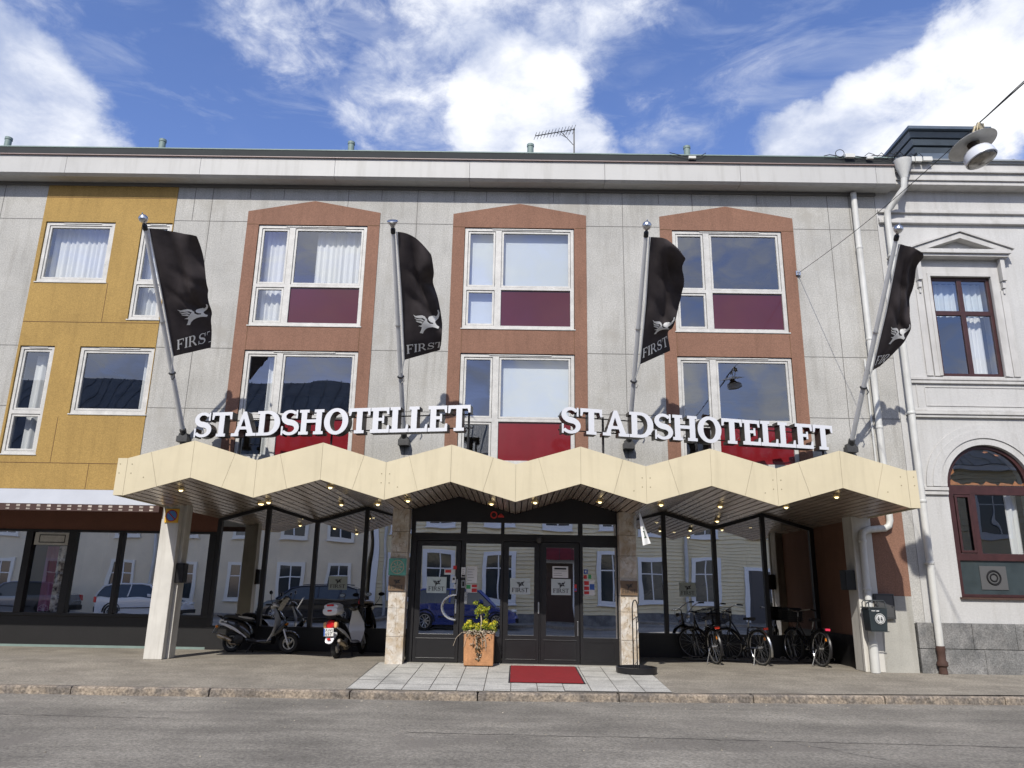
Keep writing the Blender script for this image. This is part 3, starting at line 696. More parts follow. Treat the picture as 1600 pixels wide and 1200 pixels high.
def screw(x, z): b.lathe([(.011, 0), (.011, .003), (.004, .005)], 8, TR((x, CY, z)) @ Matrix.Rotation(R_(90), 4, 'X'))
for x in (-6.99, -6.78): screw(x, 3.43); screw(x, 3.27)
screw(-6.55, 3.2)
for c0 in (-2.29, 2.29, 4.58):
    for d in (-.07, .07): screw(c0+d, 3.33); screw(c0+d, 3.17)
    screw(c0+.22*(-1 if c0 > 0 else 1), 3.1)
for x in (6.75, 6.98): screw(x, 3.42); screw(x, 3.27)
screw(6.5, 3.15)
rel(b, can).build('screw', cream_dk, can)
# roof of the canopy
b = MB()
for a, c in zip(xs, xs[1:]):
    b.hexa([(a, CY+.03, zf(a)+.56), (c, CY+.03, zf(c)+.56), (c, -.03, zf(c)+.56), (a, -.03, zf(a)+.56)], [(a, CY+.03, zf(a)+.6), (c, CY+.03, zf(c)+.6), (c, -.03, zf(c)+.6), (a, -.03, zf(a)+.6)])
rel(b, can).build('canopy_roof', roofm, can)
# soffit slats, front to back
b = MB(); bk = MB()
for a, c in zip(xs, xs[1:]):
    n = 10; d = (c-a)/n; bk.hexa([(a, CY+.035, zf(a)+.02), (c, CY+.035, zf(c)+.02), (c, G-.07, zf(c)+.02), (a, G-.07, zf(a)+.02)], [(a, CY+.035, zf(a)+.035), (c, CY+.035, zf(c)+.035), (c, G-.07, zf(c)+.035), (a, G-.07, zf(a)+.035)])
    for i in range(n):
        p, q = a+d*i+.011, a+d*(i+1)-.011
        b.hexa([(p, CY+.035, zf(p)), (q, CY+.035, zf(q)), (q, G-.07, zf(q)), (p, G-.07, zf(p))], [(p, CY+.035, zf(p)+.014), (q, CY+.035, zf(q)+.014), (q, G-.07, zf(q)+.014), (p, G-.07, zf(p)+.014)])
rel(b, can).build('soffit_slats', slat, can); rel(bk, can).build('soffit_backing', slat_dk, can)
# spotlights under the soffit
glow = bpy.data.materials.new('spot_glow'); glow.use_nodes = True; p = glow.node_tree.nodes['Principled BSDF']; p.inputs['Base Color'].default_value = (.9, .75, .4, 1); p.inputs['Emission Color'].default_value = (1, .80, .42, 1); p.inputs['Emission Strength'].default_value = 2.2
spots = [(-6.10, -1.5), (-4.48, -1.5), (-3.38, -1.5), (-1.95, -1.5), (-.45, -.9), (.36, -1.5), (1.6, -.9), (2.65, -1.45), (4.9, -1.5), (5.85, -1.45), (-5.4, .8), (-3.7, .9), (-4.9, -.6), (3.95, -.6), (4.35, 1.2), (-2.6, -.9), (-5.0, 4.0), (-3.6, 4.2), (3.6, 4.2), (5.0, 4.0), (4.2, 5.0), (6.1, 4.6)]
bz = mat('brass', (.75, .6, .3), .25, metal=.9)
for x, y in spots:
    z = zf(x); s_ = MB(); s_.lathe([(.055, 0), (.055, -.025), (.06, -.03), (.052, -.05), (.035, -.052)], 14); 
    for k in range(4): a = k*1.57+.4; s_.tube([(.045*math.cos(a), .045*math.sin(a), -.02), (.075*math.cos(a), .075*math.sin(a), -.055)], .007, 5)
    o = s_.build('spotlight', bz, can, smooth=True); o.location = (x, y-CY, z-2.9)
    s2 = MB(); s2.lathe([(.001, -.040), (.034, -.045), (.036, -.06), (.02, -.075), (.001, -.08)], 12); s2.build('bulb', glow, o, smooth=True)
# ------------------------------------------------------------------ neighbouring white house
nb = thing('white_townhouse', 'white rendered classical townhouse with dark red window frames and a granite plinth', 'house', (8.0, 0, 0))
def nb_(b, name, m, par=None, **k):
    return rel(b, nb).build(name, m, par or nb, **k)
WX = [9.57, 13.1]; NX1 = 18.
def arch(c, r, z0, zs, n=26): return [(c-r, z0)]+[(c+r, z0)]+[(c+r*math.cos(R_(a)), zs+r*math.sin(R_(a))) for a in [180*i/n for i in range(n+1)]]
hol = []
for c in WX: hol += [rect(c-.66, 5.87, c+.66, 8.12), arch(c, .86, 1.40, 3.55)]
b = MB(); b.ext(shape([rect(7.94, .9, NX1, 10.3)], hol), .0, .4); nb_(b, 'wall', white)
b = MB(); rr = random.Random(2); z = 0.
for z0, z1 in ((-.02, .44), (.445, .92)):
    x = 7.74
    while x < NX1:
        x1 = min(NX1, x+rr.uniform(.75, 1.25)); hole = None
        b.box(x+.004, x1-.004, -.075, .3, z0+.003, z1-.003); x = x1
nb_(b, 'plinth', stone, bevel=.008)
b = MB(); b.ext(shape([rect(9.76, .62, 10.0, .80)], [rect(9.785, .645, 9.975, .775)]), -.082, -.07)
for k in range(4): b.box(9.785, 9.975, -.081, -.074, .66+k*.03, .668+k*.03)
nb_(b, 'vent_grille', rust)
# string courses and cornice, as stacked mouldings
b = MB()
for z0, z1, d in ((10.27, 10.44, .34), (10.44, 10.50, .40), (10.50, 10.68, .37)): b.box(8.26, NX1, -d, .3, z0, z1)
b.box(8.0, NX1, -.30, .3, 10.18, 10.27)
for z0, z1, d in ((9.62, 9.70, .06), (9.44, 9.50, .05), (9.36, 9.44, .085)): b.box(7.96, NX1, -d, .1, z0, z1)
b.box(8.22, NX1, -.07, .1, 5.77, 5.83); b.box(8.22, NX1, -.05, .1, 5.70, 5.77)
b.box(8.2, NX1, -.045, .1, 5.10, 5.15); b.box(8.2, NX1, -.09, .1, 5.03, 5.09); b.box(8.2, NX1, -.06, .1, 4.97, 5.03)
for c in WX:
    for d in (-1.28, .86):
        pass
x = 8.22
for c in WX:
    b.box(x, c-.87, -.075, .1, 3.46, 3.53); b.box(x, c-.87, -.05, .1, 3.38, 3.455); x = c+.87
b.box(x, NX1, -.075, .1, 3.46, 3.53); b.box(x, NX1, -.05, .1, 3.38, 3.455)
nb_(b, 'cornice', trimw, bevel=.008)
b = MB()
for x in (8.33, 10.8, 12.0, 14.4):
    b.box(x, x+.02, -.012, .1, 5.2, 5.68)
for x0, x1 in ((8.5, 10.65), (12.0, 14.2)): b.ext(shape([rect(x0, 5.22, x1, 5.64)], [rect(x0+.02, 5.24, x1-.02, 5.62)]), -.014, .02)
nb_(b, 'panel_moulding', trimw)
def roofb():
    b = MB(); b.hexa([(8.27, -.41, 10.66), (NX1, -.41, 10.66), (NX1, 8, 10.66), (8.27, 8, 10.66)], [(8.27, -.43, 10.72), (NX1, -.43, 10.72), (NX1, 4, 12.6), (8.27, 4, 12.6)])
    x = 8.5
    while x < NX1: b.hexa([(x, -.42, 10.72), (x+.03, -.42, 10.72), (x+.03, 4, 12.6), (x, 4, 12.6)], [(x, -.42, 10.77), (x+.03, -.42, 10.77), (x+.03, 4, 12.65), (x, 4, 12.65)]); x += .6
    b.box(8.27, NX1, -.455, -.40, 10.70, 10.735)
    return b
nb_(roofb(), 'roof', rooft)
b = MB(); b.box(8.0, NX1, .41, 8, 0, 10.2); 
b = MB(); b.box(NX1-.3, NX1, .41, 8., 0, 10.6); b.box(8.0, NX1-.31, 7.7, 8, 0, 10.6); nb_(b, 'side_wall', white)
b = MB(); b.box(8.1, NX1-.4, 2.6, 2.7, 0, 10.2); b.box(8.1, NX1-.4, .42, 2.59, 4.6, 4.8); nb_(b, 'interior_wall', dark_in)
# chimney house with stepped metal cap
b = MB(); cx0, cx1 = 10.05, 12.2
b.hexa([(cx0+.35, 2.3, 11.0), (cx1-.35, 2.3, 11.0), (cx1-.35, 3.8, 11.0), (cx0+.35, 3.8, 11.0)], [(cx0+.35, 2.3, 12.65), (cx1-.35, 2.3, 12.65), (cx1-.35, 3.8, 12.65), (cx0+.35, 3.8, 12.8)])
for k, (z, o) in enumerate(((12.62, .30), (12.80, .21), (12.97, .12))):
    b.hexa([(cx0+o, 2.3-.3+o, z), (cx1-o, 2.3-.3+o, z), (cx1-o, 4.1-o, z), (cx0+o, 4.1-o, z)], [(cx0+o-.06, 1.94+o, z+.13), (cx1-o+.06, 1.94+o, z+.13), (cx1-o+.06, 4.16-o, z+.13), (cx0+o-.06, 4.16-o, z+.13)])
b.box(cx0, cx1, 1.95, 4.2, 13.12, 13.2)
b.tube([(cx0+.35, 2.29, 11.6), (cx0+.35, 2.29, 12.5)], .025, 6)
nb_(b, 'chimney', mat('grey_blue_sheet', (.14, .17, .20), .35, metal=.5, var=.2))
# windows
def townwin(c):
    b = MB(); z0, z1 = 5.87, 8.11
    # surround (architrave), sill and pediment
    b.ext(shape([rect(c-.82, z0-.01, c+.82, z1+.22)], [rect(c-.65, z0-.02, c+.65, z1)]), -.045, .02)
    b.ext(shape([rect(c-.72, z0, c+.72, z1+.08)], [rect(c-.651, z0-.01, c+.651, z1+.001)]), -.06, -.046)
    for s_ in (-1, 1):
        b.box(min(c+s_*.86, c+s_*.95), max(c+s_*.86, c+s_*.95), -.14, .02, 8.0, 8.52); b.box(min(c+s_*.87, c+s_*.94), max(c+s_*.87, c+s_*.94), -.09, .02, 7.84, 8.0); b.box(min(c+s_*.885, c+s_*.925), max(c+s_*.885, c+s_*.925), -.06, .02, 7.72, 7.84)
        b.box(min(c+s_*.84, c+s_*.98), max(c+s_*.84, c+s_*.98), -.03, .02, 5.87, 7.8)
    b.box(c-1.02, c+1.02, -.20, .02, 8.52, 8.58); b.box(c-1.06, c+1.06, -.25, .02, 8.58, 8.64)
    P_ = [(c-1.08, 8.64), (c+1.08, 8.64), (c+1.08, 8.68), (c, 9.06), (c-1.08, 8.68)]
    b.ext(shape([P_], [[(c-.72, 8.68), (c+.72, 8.68), (c, 8.93)]]), -.24, .02); b.ext(shape([[(c-.75, 8.67), (c+.75, 8.67), (c, 8.95)]]), -.06, .015)
    b.ext(shape([[(c-1.12, 8.67), (c, 9.07), (c+1.12, 8.67), (c+1.12, 8.72), (c, 9.12), (c-1.12, 8.72)]]), -.28, .02)
    nb_(b, 'pediment_surround', trimw, bevel=.006)
    b = MB(); zm = 7.29
    cells = [(c-.58, c-.05, z0+.07, zm-.05), (c+.05, c+.58, z0+.07, zm-.05), (c-.58, c-.05, zm+.05, z1-.07), (c+.05, c+.58, zm+.05, z1-.07)]
    b.ext(shape([rect(c-.65, z0, c+.65, z1)], [rect(p[0], p[2], p[1], p[3]) for p in cells]), .03, .1)
    fr = nb_(b, 'window', woodred, bevel=.005)
    for p in cells:
        sheet('pane', glass_up, fr, p[0]-8.01, p[1]-7.99, .06, p[2]-.01, p[3]+.01)
    for j, (a, d_, e0, e1) in enumerate(((c-.58, c+.58, 7.3, 8.05), (c+.14, c+.5, 5.9, 7.28))):
        cc = curtain(a, d_, e0, e1, .28, curt if j else mat('curtain_blue_white', (.60, .66, .70), .9), fr, seed=j+3)
        me = cc.data; me.transform(TR((-8, 0, 0)))
townwin(WX[0]); townwin(WX[1])
def archwin(c):
    zs, r = 3.55, .86
    b = MB()
    for ro, ri, d in ((1.28, 1.16, .035), (1.16, 1.0, .055), (1.0, .865, .03)):
        o = [(c+ro*math.cos(R_(a)), zs+ro*math.sin(R_(a))) for a in range(0, 181, 6)]; i_ = [(c+ri*math.cos(R_(a)), zs+ri*math.sin(R_(a))) for a in range(180, -1, -6)]
        b.ext(shape([o+i_]), -d, .02)
    nb_(b, 'arch_moulding', white)
    b = MB(); hol = []
    up_ = [(c+.76*math.cos(R_(a)), zs+.03+.76*math.sin(R_(a))) for a in [180*i/24 for i in range(25)]]
    hol = [up_, rect(c-.73, 2.24, c-.40, 3.40), rect(c-.30, 2.24, c+.76, 3.40), rect(c-.77, 1.46, c+.77, 2.10)]
    b.ext(shape([arch(c, .855, 1.405, zs)], hol), .05, .14)
    sash(b, c-.72, c-.41, 2.25, 3.39, .045, .035, .06)
    fr = nb_(b, 'arched_window', woodred, bevel=.005)
    sheet('pane', glass_up, fr, c-8.79, c-7.21, .09, 2.2, 3.45); g_ = MB(); P2, T2, E2 = shape([up_]); g_.add([(p[0], .09, p[1]) for p in P2], T2); rel(g_, nb).build('pane', glass_up, fr, flipfix=False)
    g_ = MB(); g_.box(c-.79, c+.79, .09, .096, 1.43, 2.13); rel(g_, nb).build('pane', mat('pane_backed', (.045, .06, .065), .08, spec=.8, var=.3, vs=2), fr)
    b = MB(); b.box(c-.40, c+.12, .075, .085, 1.55, 2.0); rel(b, nb).build('fan_plate', mat('plate_grey', (.09, .09, .09), .5), fr)
    b = MB(); b.torus((c-.14, .07, 1.78), (0, 1, 0), .13, .018, 24, 6); b.torus((c-.14, .07, 1.78), (0, 1, 0), .07, .014, 20, 6); rel(b, nb).build('fan_ring', blackp, fr, smooth=True)
    b = MB(); b.box(c-.90, c+.90, -.06, .05, 1.365, 1.40); nb_(b, 'sill', rust)
    b = MB(); rr = random.Random(8); pt = [(c-.76, 3.60)]+[(c-.76+1.52*i/26, 3.61+abs(rr.gauss(0, .035))+.02*math.sin(i)) for i in range(27)]+[(c+.76, 3.60)]
    b.ext(shape([pt]), .10, .105)
    for a in (60, 80, 150): b.ext(shape([[(c+.74*math.cos(R_(a+k*3)), 3.58+(.74-rr.uniform(0, .05))*math.sin(R_(a+k*3))) for k in range(5)]+[(c+.68*math.cos(R_(a+6)), 3.58+.68*math.sin(R_(a+6)))]]), .10, .105)
    rel(b, nb).build('torn_film', mat('torn_film_orange', (.45, .17, .06), .8, var=.3, vs=10), fr)
    cc = curtain(c+.45, c+.72, 2.2, 3.45, .35, curt, fr, seed=9); cc.data.transform(TR((-8, 0, 0)))
archwin(WX[0]); archwin(WX[1])

# ------------------------------------------------------------------ downpipes
dp = thing('downpipe', 'white downpipe on the grey facade, jogging left under the canopy end behind the litter bin', 'downpipe', (7.4, -.1, 0), group='white downpipes')
b = MB(); b.tube([(7.43, -.1, 10.06), (7.43, -.1, 2.84), (7.40, -.1, 2.74), (7.32, -.1, 2.69), (6.98, -.1, 2.66), (6.86, -.12, 2.60), (6.83, -.13, 2.50), (6.83, -.13, .06)], .065, 12)
rel(b, dp).build('pipe', pipew, dp, smooth=True)
b = MB()
for z in (8.7, 6.6, 4.7): b = MB(); b.lathe([(.07, z), (.074, z+.01), (.074, z+.04), (.07, z+.05)], 12, TR((7.43, -.1, 0))); rel(b, dp).build('pipe_clip', pipew, dp, smooth=True)
for z in (1.5, 2.4): b = MB(); b.lathe([(.07, z), (.076, z+.01), (.076, z+.05), (.07, z+.06)], 12, TR((6.83, -.13, 0))); rel(b, dp).build('pipe_clip', pipew, dp, smooth=True)
b = MB(); b.tube([(6.83, -.13, .55), (6.83, -.13, .0)], .085, 12); rel(b, dp).build('pipe_boot', pipew, dp, smooth=True)
dp = thing('downpipe', 'thin white cable pipe running down the facade just left of the longer downpipe', 'pipe', (7.30, -.04, 3.3)); b = MB(); b.tube([(7.31, -.04, 6.2), (7.31, -.04, 3.3)], .022, 8); rel(b, dp).build('pipe', pipew, dp, smooth=True)
dp = thing('downpipe', 'white downpipe with a funnel head and rusty foot at the corner of the white townhouse', 'downpipe', (8.08, -.15, 0), group='white downpipes')
b = MB(); b.tube([(8.40, -.48, 10.28), (8.38, -.46, 10.0), (8.20, -.24, 9.72), (8.12, -.15, 9.6), (8.10, -.15, 9.4), (8.09, -.15, .46)], .07, 12); rel(b, dp).build('pipe', pipew, dp, smooth=True)
b = MB(); b.lathe([(.07, 10.22), (.10, 10.34), (.19, 10.60), (.20, 10.64), (.17, 10.65), (.08, 10.4)], 16, TR((8.40, -.48, 0))); rel(b, dp).build('funnel_head', pipew, dp, smooth=True)
b = MB(); b.lathe([(.075, .5), (.085, .45), (.075, .40), (.07, .25), (.10, .2), (.10, .15), (.07, .12), (.08, .0)], 12, TR((8.09, -.15, 0))); rel(b, dp).build('iron_foot', rust, dp, smooth=True)
b = MB()
for z in (8.5, 7.0, 5.0, 3.2, 2.): b = MB(); b.lathe([(.075, z), (.082, z+.01), (.082, z+.05), (.075, z+.06)], 12, TR((8.09, -.15, 0))); b.box(8.05, 8.13, -.15, .0, z+.02, z+.04); rel(b, dp).build('pipe_clip', pipew, dp, smooth=True)

# ------------------------------------------------------------------ illuminated letters
lw_ = mat('letter_face_white', (.66, .67, .70), .4, coat=.2)
ls_ = mat('letter_side_dark', (.05, .045, .035), .4, var=.2)
def sign(p0, p1, label, txt='STADSHOTELLET', H=.49):
    p0, p1 = Vector(p0), Vector(p1); t = thing('letter_sign', label, 'sign', tuple(p0), group='hotel name signs on the canopy')
    d = (p1-p0); Lg = d.length; ux = d.normalized(); nrm = Vector((ux.y, -ux.x, 0)).normalized()
    if nrm.y > 0: nrm = -nrm
    shp, W = word_shapes(txt, H, track=.02, s=.21, h=.12, f=.08)
    k = Lg/W
    for ch, s_ in shp:
        fmap = lambda x, y, z: tuple(ux*(x*k)+Vector((0, 0, z))-nrm*y)
        b = MB(); b.ext(s_, 0., .012, fmap); o = b.build('letter', lw_, t, flipfix=True)
        b = MB(); b.ext(s_, .0125, .21, fmap); b.build('letter_side', ls_, o)
    b = MB()
    for z in (.10, .36): b.tube([tuple(-nrm*.23+Vector((0, 0, z))), tuple(ux*Lg-nrm*.23+Vector((0, 0, z)))], .012, 6)
    for f in (.16, .5, .985):
        q = ux*Lg*f-nrm*.25; b.tube([tuple(q+Vector((0, 0, -.75 if f < .9 else -.62))), tuple(q+Vector((0, 0, .40)))], .022, 6)
    rr = random.Random(4)
    for f in (.2, .33, .46, .56, .66, .74, .84):
        q = ux*Lg*f-nrm*.25+Vector((0, 0, .2)); b.tube([tuple(q+Vector((rr.uniform(-.05, .05), 0, .12))), tuple(q+Vector((.05, 0, .02))), tuple(q+Vector((-.04, 0, -.06))), tuple(q+Vector((.06, 0, -.13)))], .006, 5)
    b.build('mounting_rail', black, t)
sign((-6.40, -.62, 4.20), (-.86, -1.6, 4.22), 'white serif letters STADSHOTELLET on the left, rising toward the middle of the canopy')
sign((.82, -1.6, 4.21), (6.24, -.62, 4.14), 'white serif letters STADSHOTELLET on the right, falling away toward the right end of the canopy')

# ------------------------------------------------------------------ flags on slanting poles
cloth = mat('flag_cloth', (.066, .056, .058), .8, var=.3, vs=3, spec=.2)
logo = mat('flag_print', (.88, .88, .86), .8)
FL = [(-6.8, .962, .391, [(-5.833,-2.694,7.508),(-5.861,-2.43,7.262),(-5.869,-2.165,6.864),(-5.911,-1.901,6.648),(-5.898,-1.636,6.503),(-5.983,-1.372,6.257),(-6.068,-1.107,5.908)], .02, (.12, .93, .75, .90, .06), 'charcoal flag with winged elephant on the leftmost slanting pole over the mustard wall'),
 (-2.29, .961, .390, [(-1.601,-2.692,7.219),(-1.572,-2.427,7.009),(-1.596,-2.162,6.93),(-1.517,-1.898,6.717),(-1.478,-1.633,6.363),(-1.491,-1.369,6.064),(-1.522,-1.104,5.927)], .10, (.10, .92, .70, .88, .05), 'charcoal flag with winged elephant on the pole between the left and middle window bays'),
 (2.29, .954, .385, [(2.977,-2.672,7.222),(2.973,-2.408,7.175),(3.067,-2.145,6.945),(3.063,-1.881,6.664),(2.982,-1.618,6.308),(2.897,-1.354,6.269),(2.988,-1.09,5.988)], .12, (.08, .90, .60, .88, .04), 'charcoal flag with curled upper corner on the pole between the middle and right window bays'),
 (6.8, .939, .371, [(7.378,-2.63,7.345),(7.324,-2.367,7.234),(7.378,-2.104,6.963),(7.437,-1.841,6.554),(7.498,-1.578,6.263),(7.328,-1.315,6.011),(7.073,-1.051,5.735)], .05, (.08, .85, .70, .86, .06), 'charcoal flag tapering to a point, on the rightmost pole beside the white townhouse')]
def cr(P, u):
    n = len(P)-1; x = min(max(u, 0), .99999)*n; i = int(x); t = x-i; g_ = lambda k: Vector(P[min(max(k, 0), n)])
    a, b_, c, d = g_(i-1), g_(i), g_(i+1), g_(i+2)
    return .5*((2*b_)+(c-a)*t+(2*a-5*b_+4*c-d)*t*t+(3*b_-a-3*c+d)*t**3)
wlabels = ['white steel flagpole with ball finial, leftmost, over the mustard wall', 'white steel flagpole with flattened finial left of the middle window bay', 'white steel flagpole with ball finial right of the middle window bay', 'white steel flagpole with ball finial, rightmost, near the downpipes']
for k, (xb, ta, tb, fly, sag, emb, lab) in enumerate(FL):
    pole = lambda t, xb=xb: Vector((xb, -.12-2.78*t, 4.35+3.4*t))
    t = thing('flagpole', wlabels[k], 'flagpole', (xb, 0, 4.3), group='slanting flagpoles above the canopy')
    b = MB(); b.tube([tuple(pole(0)), tuple(pole(.5)), tuple(pole(.975))], [.048, .042, .034], 14); rel(b, t).build('pole', steel_w, t, smooth=True)
    b = MB(); b.lathe([(.05, 0), (.052, .012), (.05, .025)], 12, TR(pole(.55)) @ (pole(1)-pole(0)).to_track_quat('Z', 'Y').to_matrix().to_4x4()); rel(b, t).build('pole_joint', steel, t, smooth=True)
    M = TR(pole(.98)) @ (pole(1)-pole(0)).to_track_quat('Z', 'Y').to_matrix().to_4x4()
    b = MB(); b.lathe([(.03, -.12), (.045, -.10), (.045, -.02), (.03, 0)], 12, M); rel(b, t).build('pole_cap', black, t, smooth=True)
    b = MB(); prof = [(.02, 0), (.03, .02), (.055, .04), (.075, .07), (.085, .105), (.08, .13), (.05, .165), (.015, .18), (.012, .2), (.004, .215)] if k != 1 else [(.03, 0), (.05, .04), (.09, .09), (.10, .12), (.08, .135), (.02, .14)]
    b.lathe(prof, 18, M); rel(b, t).build('finial', steel, t, smooth=True)
    b = MB(); b.box(xb-.11, xb+.11, -.20, .0, 4.19, 4.31); b.box(xb-.08, xb+.08, -.17, -.0, 4.31, 4.37); b.lathe([(.06, -.05), (.065, .12), (.05, .14)], 12, TR(pole(0)) @ (pole(1)-pole(0)).to_track_quat('Z', 'Y').to_matrix().to_4x4())
    for s_ in (-1, 1): b.lathe([(.016, 0), (.016, .03), (.008, .035)], 8, TR((xb+s_*.08, -.15, 4.31)))
    rel(b, t).build('wall_bracket', mat('bracket_dark', (.05, .05, .05), .5, var=.4, vs=20), t, bevel=.004)
    b = MB(); off = Vector((.085, -.02, .0))
    b.tube([tuple(pole(ta)+off*.8), tuple(pole((ta+tb)/2)+off+Vector((.01, 0, -.02))), tuple(pole(tb)+off), tuple(pole(tb-.06)+Vector((.02, -.03, -.02)))], .013, 6); rel(b, t).build('hoist_cord', steel_w, t, smooth=True)
    b = MB(); q = pole(tb-.08); b.torus(tuple(q), tuple((pole(1)-pole(0)).normalized()), .055, .018, 12, 6); b.tube([tuple(q+Vector((.05, -.02, 0))), tuple(q+Vector((.07, -.04, -.1))), tuple(q+Vector((.03, -.05, -.15)))], .012, 5); rel(b, t).build('cord_cleat', black, t, smooth=True)
    # the cloth
    rr = random.Random(20+k); phs = [rr.uniform(0, 6.3) for _ in range(6)]
    def surf(u, v, lift=0., ta=ta, tb=tb, fly=fly, sag=sag, phs=phs, pole=pole, k=k):
        h = pole(ta+(tb-ta)*u)+Vector((.085, -.02, 0)); e = cr(fly, u)
        p = h.lerp(e, v)
        p.z += sag*math.sin(math.pi*v)*(1-u)**3*1.2-(.0 if k != 0 else 0)
        p.x += .02*math.sin(u*9+phs[0])*v
        wv_ = .055*math.sin(v*7.5+u*4.5+phs[1])*v*(1.15-u*.6)+.035*math.sin(v*13-u*9+phs[2])*v+.03*math.sin(u*17+v*6+phs[3])*v*(1-.3*u)
        wv_ += .11*math.exp(-((v-.35-.55*u)/.07)**2)*math.sin(math.pi*min(1, u*1.5))*v
        wv_ += .09*math.exp(-((u-.42-.28*v)/.045)**2)*v-.07*math.exp(-((u-.58-.2*v)/.05)**2)*v+.05*math.exp(-((u-.25-.15*v)/.04)**2)*v
        if k == 2: wv_ -= .28*math.exp(-((u-.06)/.10)**2)*v*v
        wv_ *= 1-.62*min(1, max(0, (u-.52)/.16)); p.y += wv_-lift; p.z += .25*wv_
        return p
    b = MB(); nu, nv = 56, 30
    b.add([tuple(surf(i/nu, j/nv)) for i in range(nu+1) for j in range(nv+1)], [(i*(nv+1)+j, i*(nv+1)+j+1, (i+1)*(nv+1)+j+1, (i+1)*(nv+1)+j) for i in range(nu) for j in range(nv)])
    fo = thing('flag', lab, 'flag', tuple(pole(ta)), group='charcoal flags with winged elephant')
    rel(b, fo).build('cloth', cloth, fo, smooth=179, flipfix=False)
    if k == 0: hx = lambda y: 65+(y-130)/1005*180; fx = lambda y: 460+(y-205)/865*85
    # emblem in crop pixels of the first flag -> (u,v)
    def uv(x, y, k=k):
        u = (y-130)/1000.; v = (x-(85+150*u))/(375-60*u)
        if k == 3 and y > 960: v = v*1.25
        if k == 2: v = v*(1.0 if y < 960 else 1.02)
        return u, v
    sol, ho = ele_contours(); sh = shape(sol, ho, 14.)
    b = MB(); P2, T, Eg = sh; b.add([tuple(surf(*uv(*p), lift=.014)) for p in P2], T); rel(b, fo).build('elephant_emblem', logo, fo, flipfix=False, smooth=179)
    b = MB(); b.lathe([(.001, 0), (.006, .001)], 8, TR(surf(*uv(464, 775), lift=.017)) @ Matrix.Rotation(R_(90), 4, 'X')); rel(b, fo).build('elephant_eye', cloth, fo)
    shp, W = word_shapes('FIRST', 1., track=.11, s=.17, h=.07, f=.06)
    b = MB()
    for ch, (P2, T, Eg) in shp:
        P3 = []
        ok = True
        for x, y in P2:
            X = 272+x/W*290; Y = 1092-y*78-(x/W)*14; q = uv(X, Y)
            if k == 3: q = (q[0], (X-250)/300*1.55+.03)
            if k == 1: q = (q[0], .05+(X-262)/300)
            if k == 2: q = (q[0], .07+(X-270)/330)
            if q[1] > 1.0: ok = False
            P3.append((q[0]-.005, q[1]))
        Tn = [t_ for t_ in T if all(P3[i][1] <= .995 for i in t_)]
        b.add([tuple(surf(q[0], min(q[1], 1), lift=.014)) for q in P3], Tn)
    rel(b, fo).build('lettering', logo, fo, flipfix=False, smooth=179)

# ------------------------------------------------------------------ plaques, stickers, notices (thin real plates)
def small_logo(b, x0, x1, zc, h, y, wtxt=None):
    """winged elephant above FIRST, centred"""
    cx = (x0+x1)/2; sol, ho = ele_contours(); k_ = h*.42/190
    f = lambda q: [(cx+(p[0]-388)*k_, zc+h*.14-(p[1]-820)*k_) for p in q]
    b.ext(shape([f(q) for q in sol], [f(q) for q in ho]), y-.004, y-.001)
    shp, W = word_shapes('FIRST', 1., track=.10, s=.17, h=.07, f=.07); tw = (x1-x0)*.80; th = h*.26
    for ch, (P2, T, E2) in shp: b.ext(([(cx-tw/2+p[0]/W*tw, zc-h*.36+p[1]*th) for p in P2], T, E2), y-.004, y-.001)
plq = mat('plaque_brown', (.17, .11, .065), .45, var=.15); plt = mat('print_black', (.02, .02, .02), .5)
stk = mat('frosted_sticker', (.55, .62, .60), .6)
def plaque(x0, x1, z0, z1, y, label, m, cat='sign', group=None, name='plaque', th=.02):
    t = thing(name, label, cat, ((x0+x1)/2, y, z0), group=group)
    b = MB(); b.box(x0, x1, y, y+th, z0, z1); rel(b, t).build('plate', m, t, bevel=.002)
    b = MB(); small_logo(b, x0, x1, (z0+z1)/2, z1-z0, y); rel(b, t).build('print', plt, t); return t
plaque(-2.43, -2.11, 1.34, 1.61, -.205, 'brown FIRST plaque on the left marble pillar under the green tile', plq, group='brown FIRST plaques')
plaque(2.05, 2.38, 1.33, 1.60, -.205, 'brown FIRST plaque on the right marble pillar', plq, group='brown FIRST plaques')
for x0, x1, y, lb in ((-1.73, -1.34, .183, 'white FIRST sticker on the leftmost entrance door, left of the round handle'), (-.08, .32, .183, 'white FIRST sticker on the middle entrance door above the red mat'), (.735, 1.12, .183, 'white FIRST sticker on the right-hand door under the paper notice')):
    plaque(x0, x1, 1.31, 1.62, y, lb, stk, name='door_sticker', group='FIRST stickers on glass', th=.004)
plaque(-4.22, -3.80, 1.33, 1.63, 2.488, 'white FIRST sticker on the lobby glass above the scooter with the top box', stk, name='door_sticker', group='FIRST stickers on glass', th=.004)
plaque(3.75, 4.12, 1.31, 1.62, 2.488, 'pale FIRST sticker on the lobby glass above the bicycles', stk, name='door_sticker', group='FIRST stickers on glass', th=.004)
t = thing('relief_tile', 'square green relief tile with a round rosette on the left marble pillar', 'tile', (-2.27, -.2, 1.63))
b = MB(); b.box(-2.44, -2.10, -.21, -.171, 1.63, 1.95); rel(b, t).build('tile', mat('verdigris', (.12, .36, .28), .6, var=.3, vs=12, bump=.4, bs=60), t, bevel=.006)
b = MB(); c_ = (-2.27, -.212, 1.79); b.torus(c_, (0, 1, 0), .125, .010, 32, 6)
for a in range(0, 360, 45):
    d = Vector((math.cos(R_(a)), 0, math.sin(R_(a)))); cc = Vector(c_); b.tube([tuple(cc+d*.02), tuple(cc+d*.07), tuple(cc+d*.115)], [.006, .015, .003], 6)
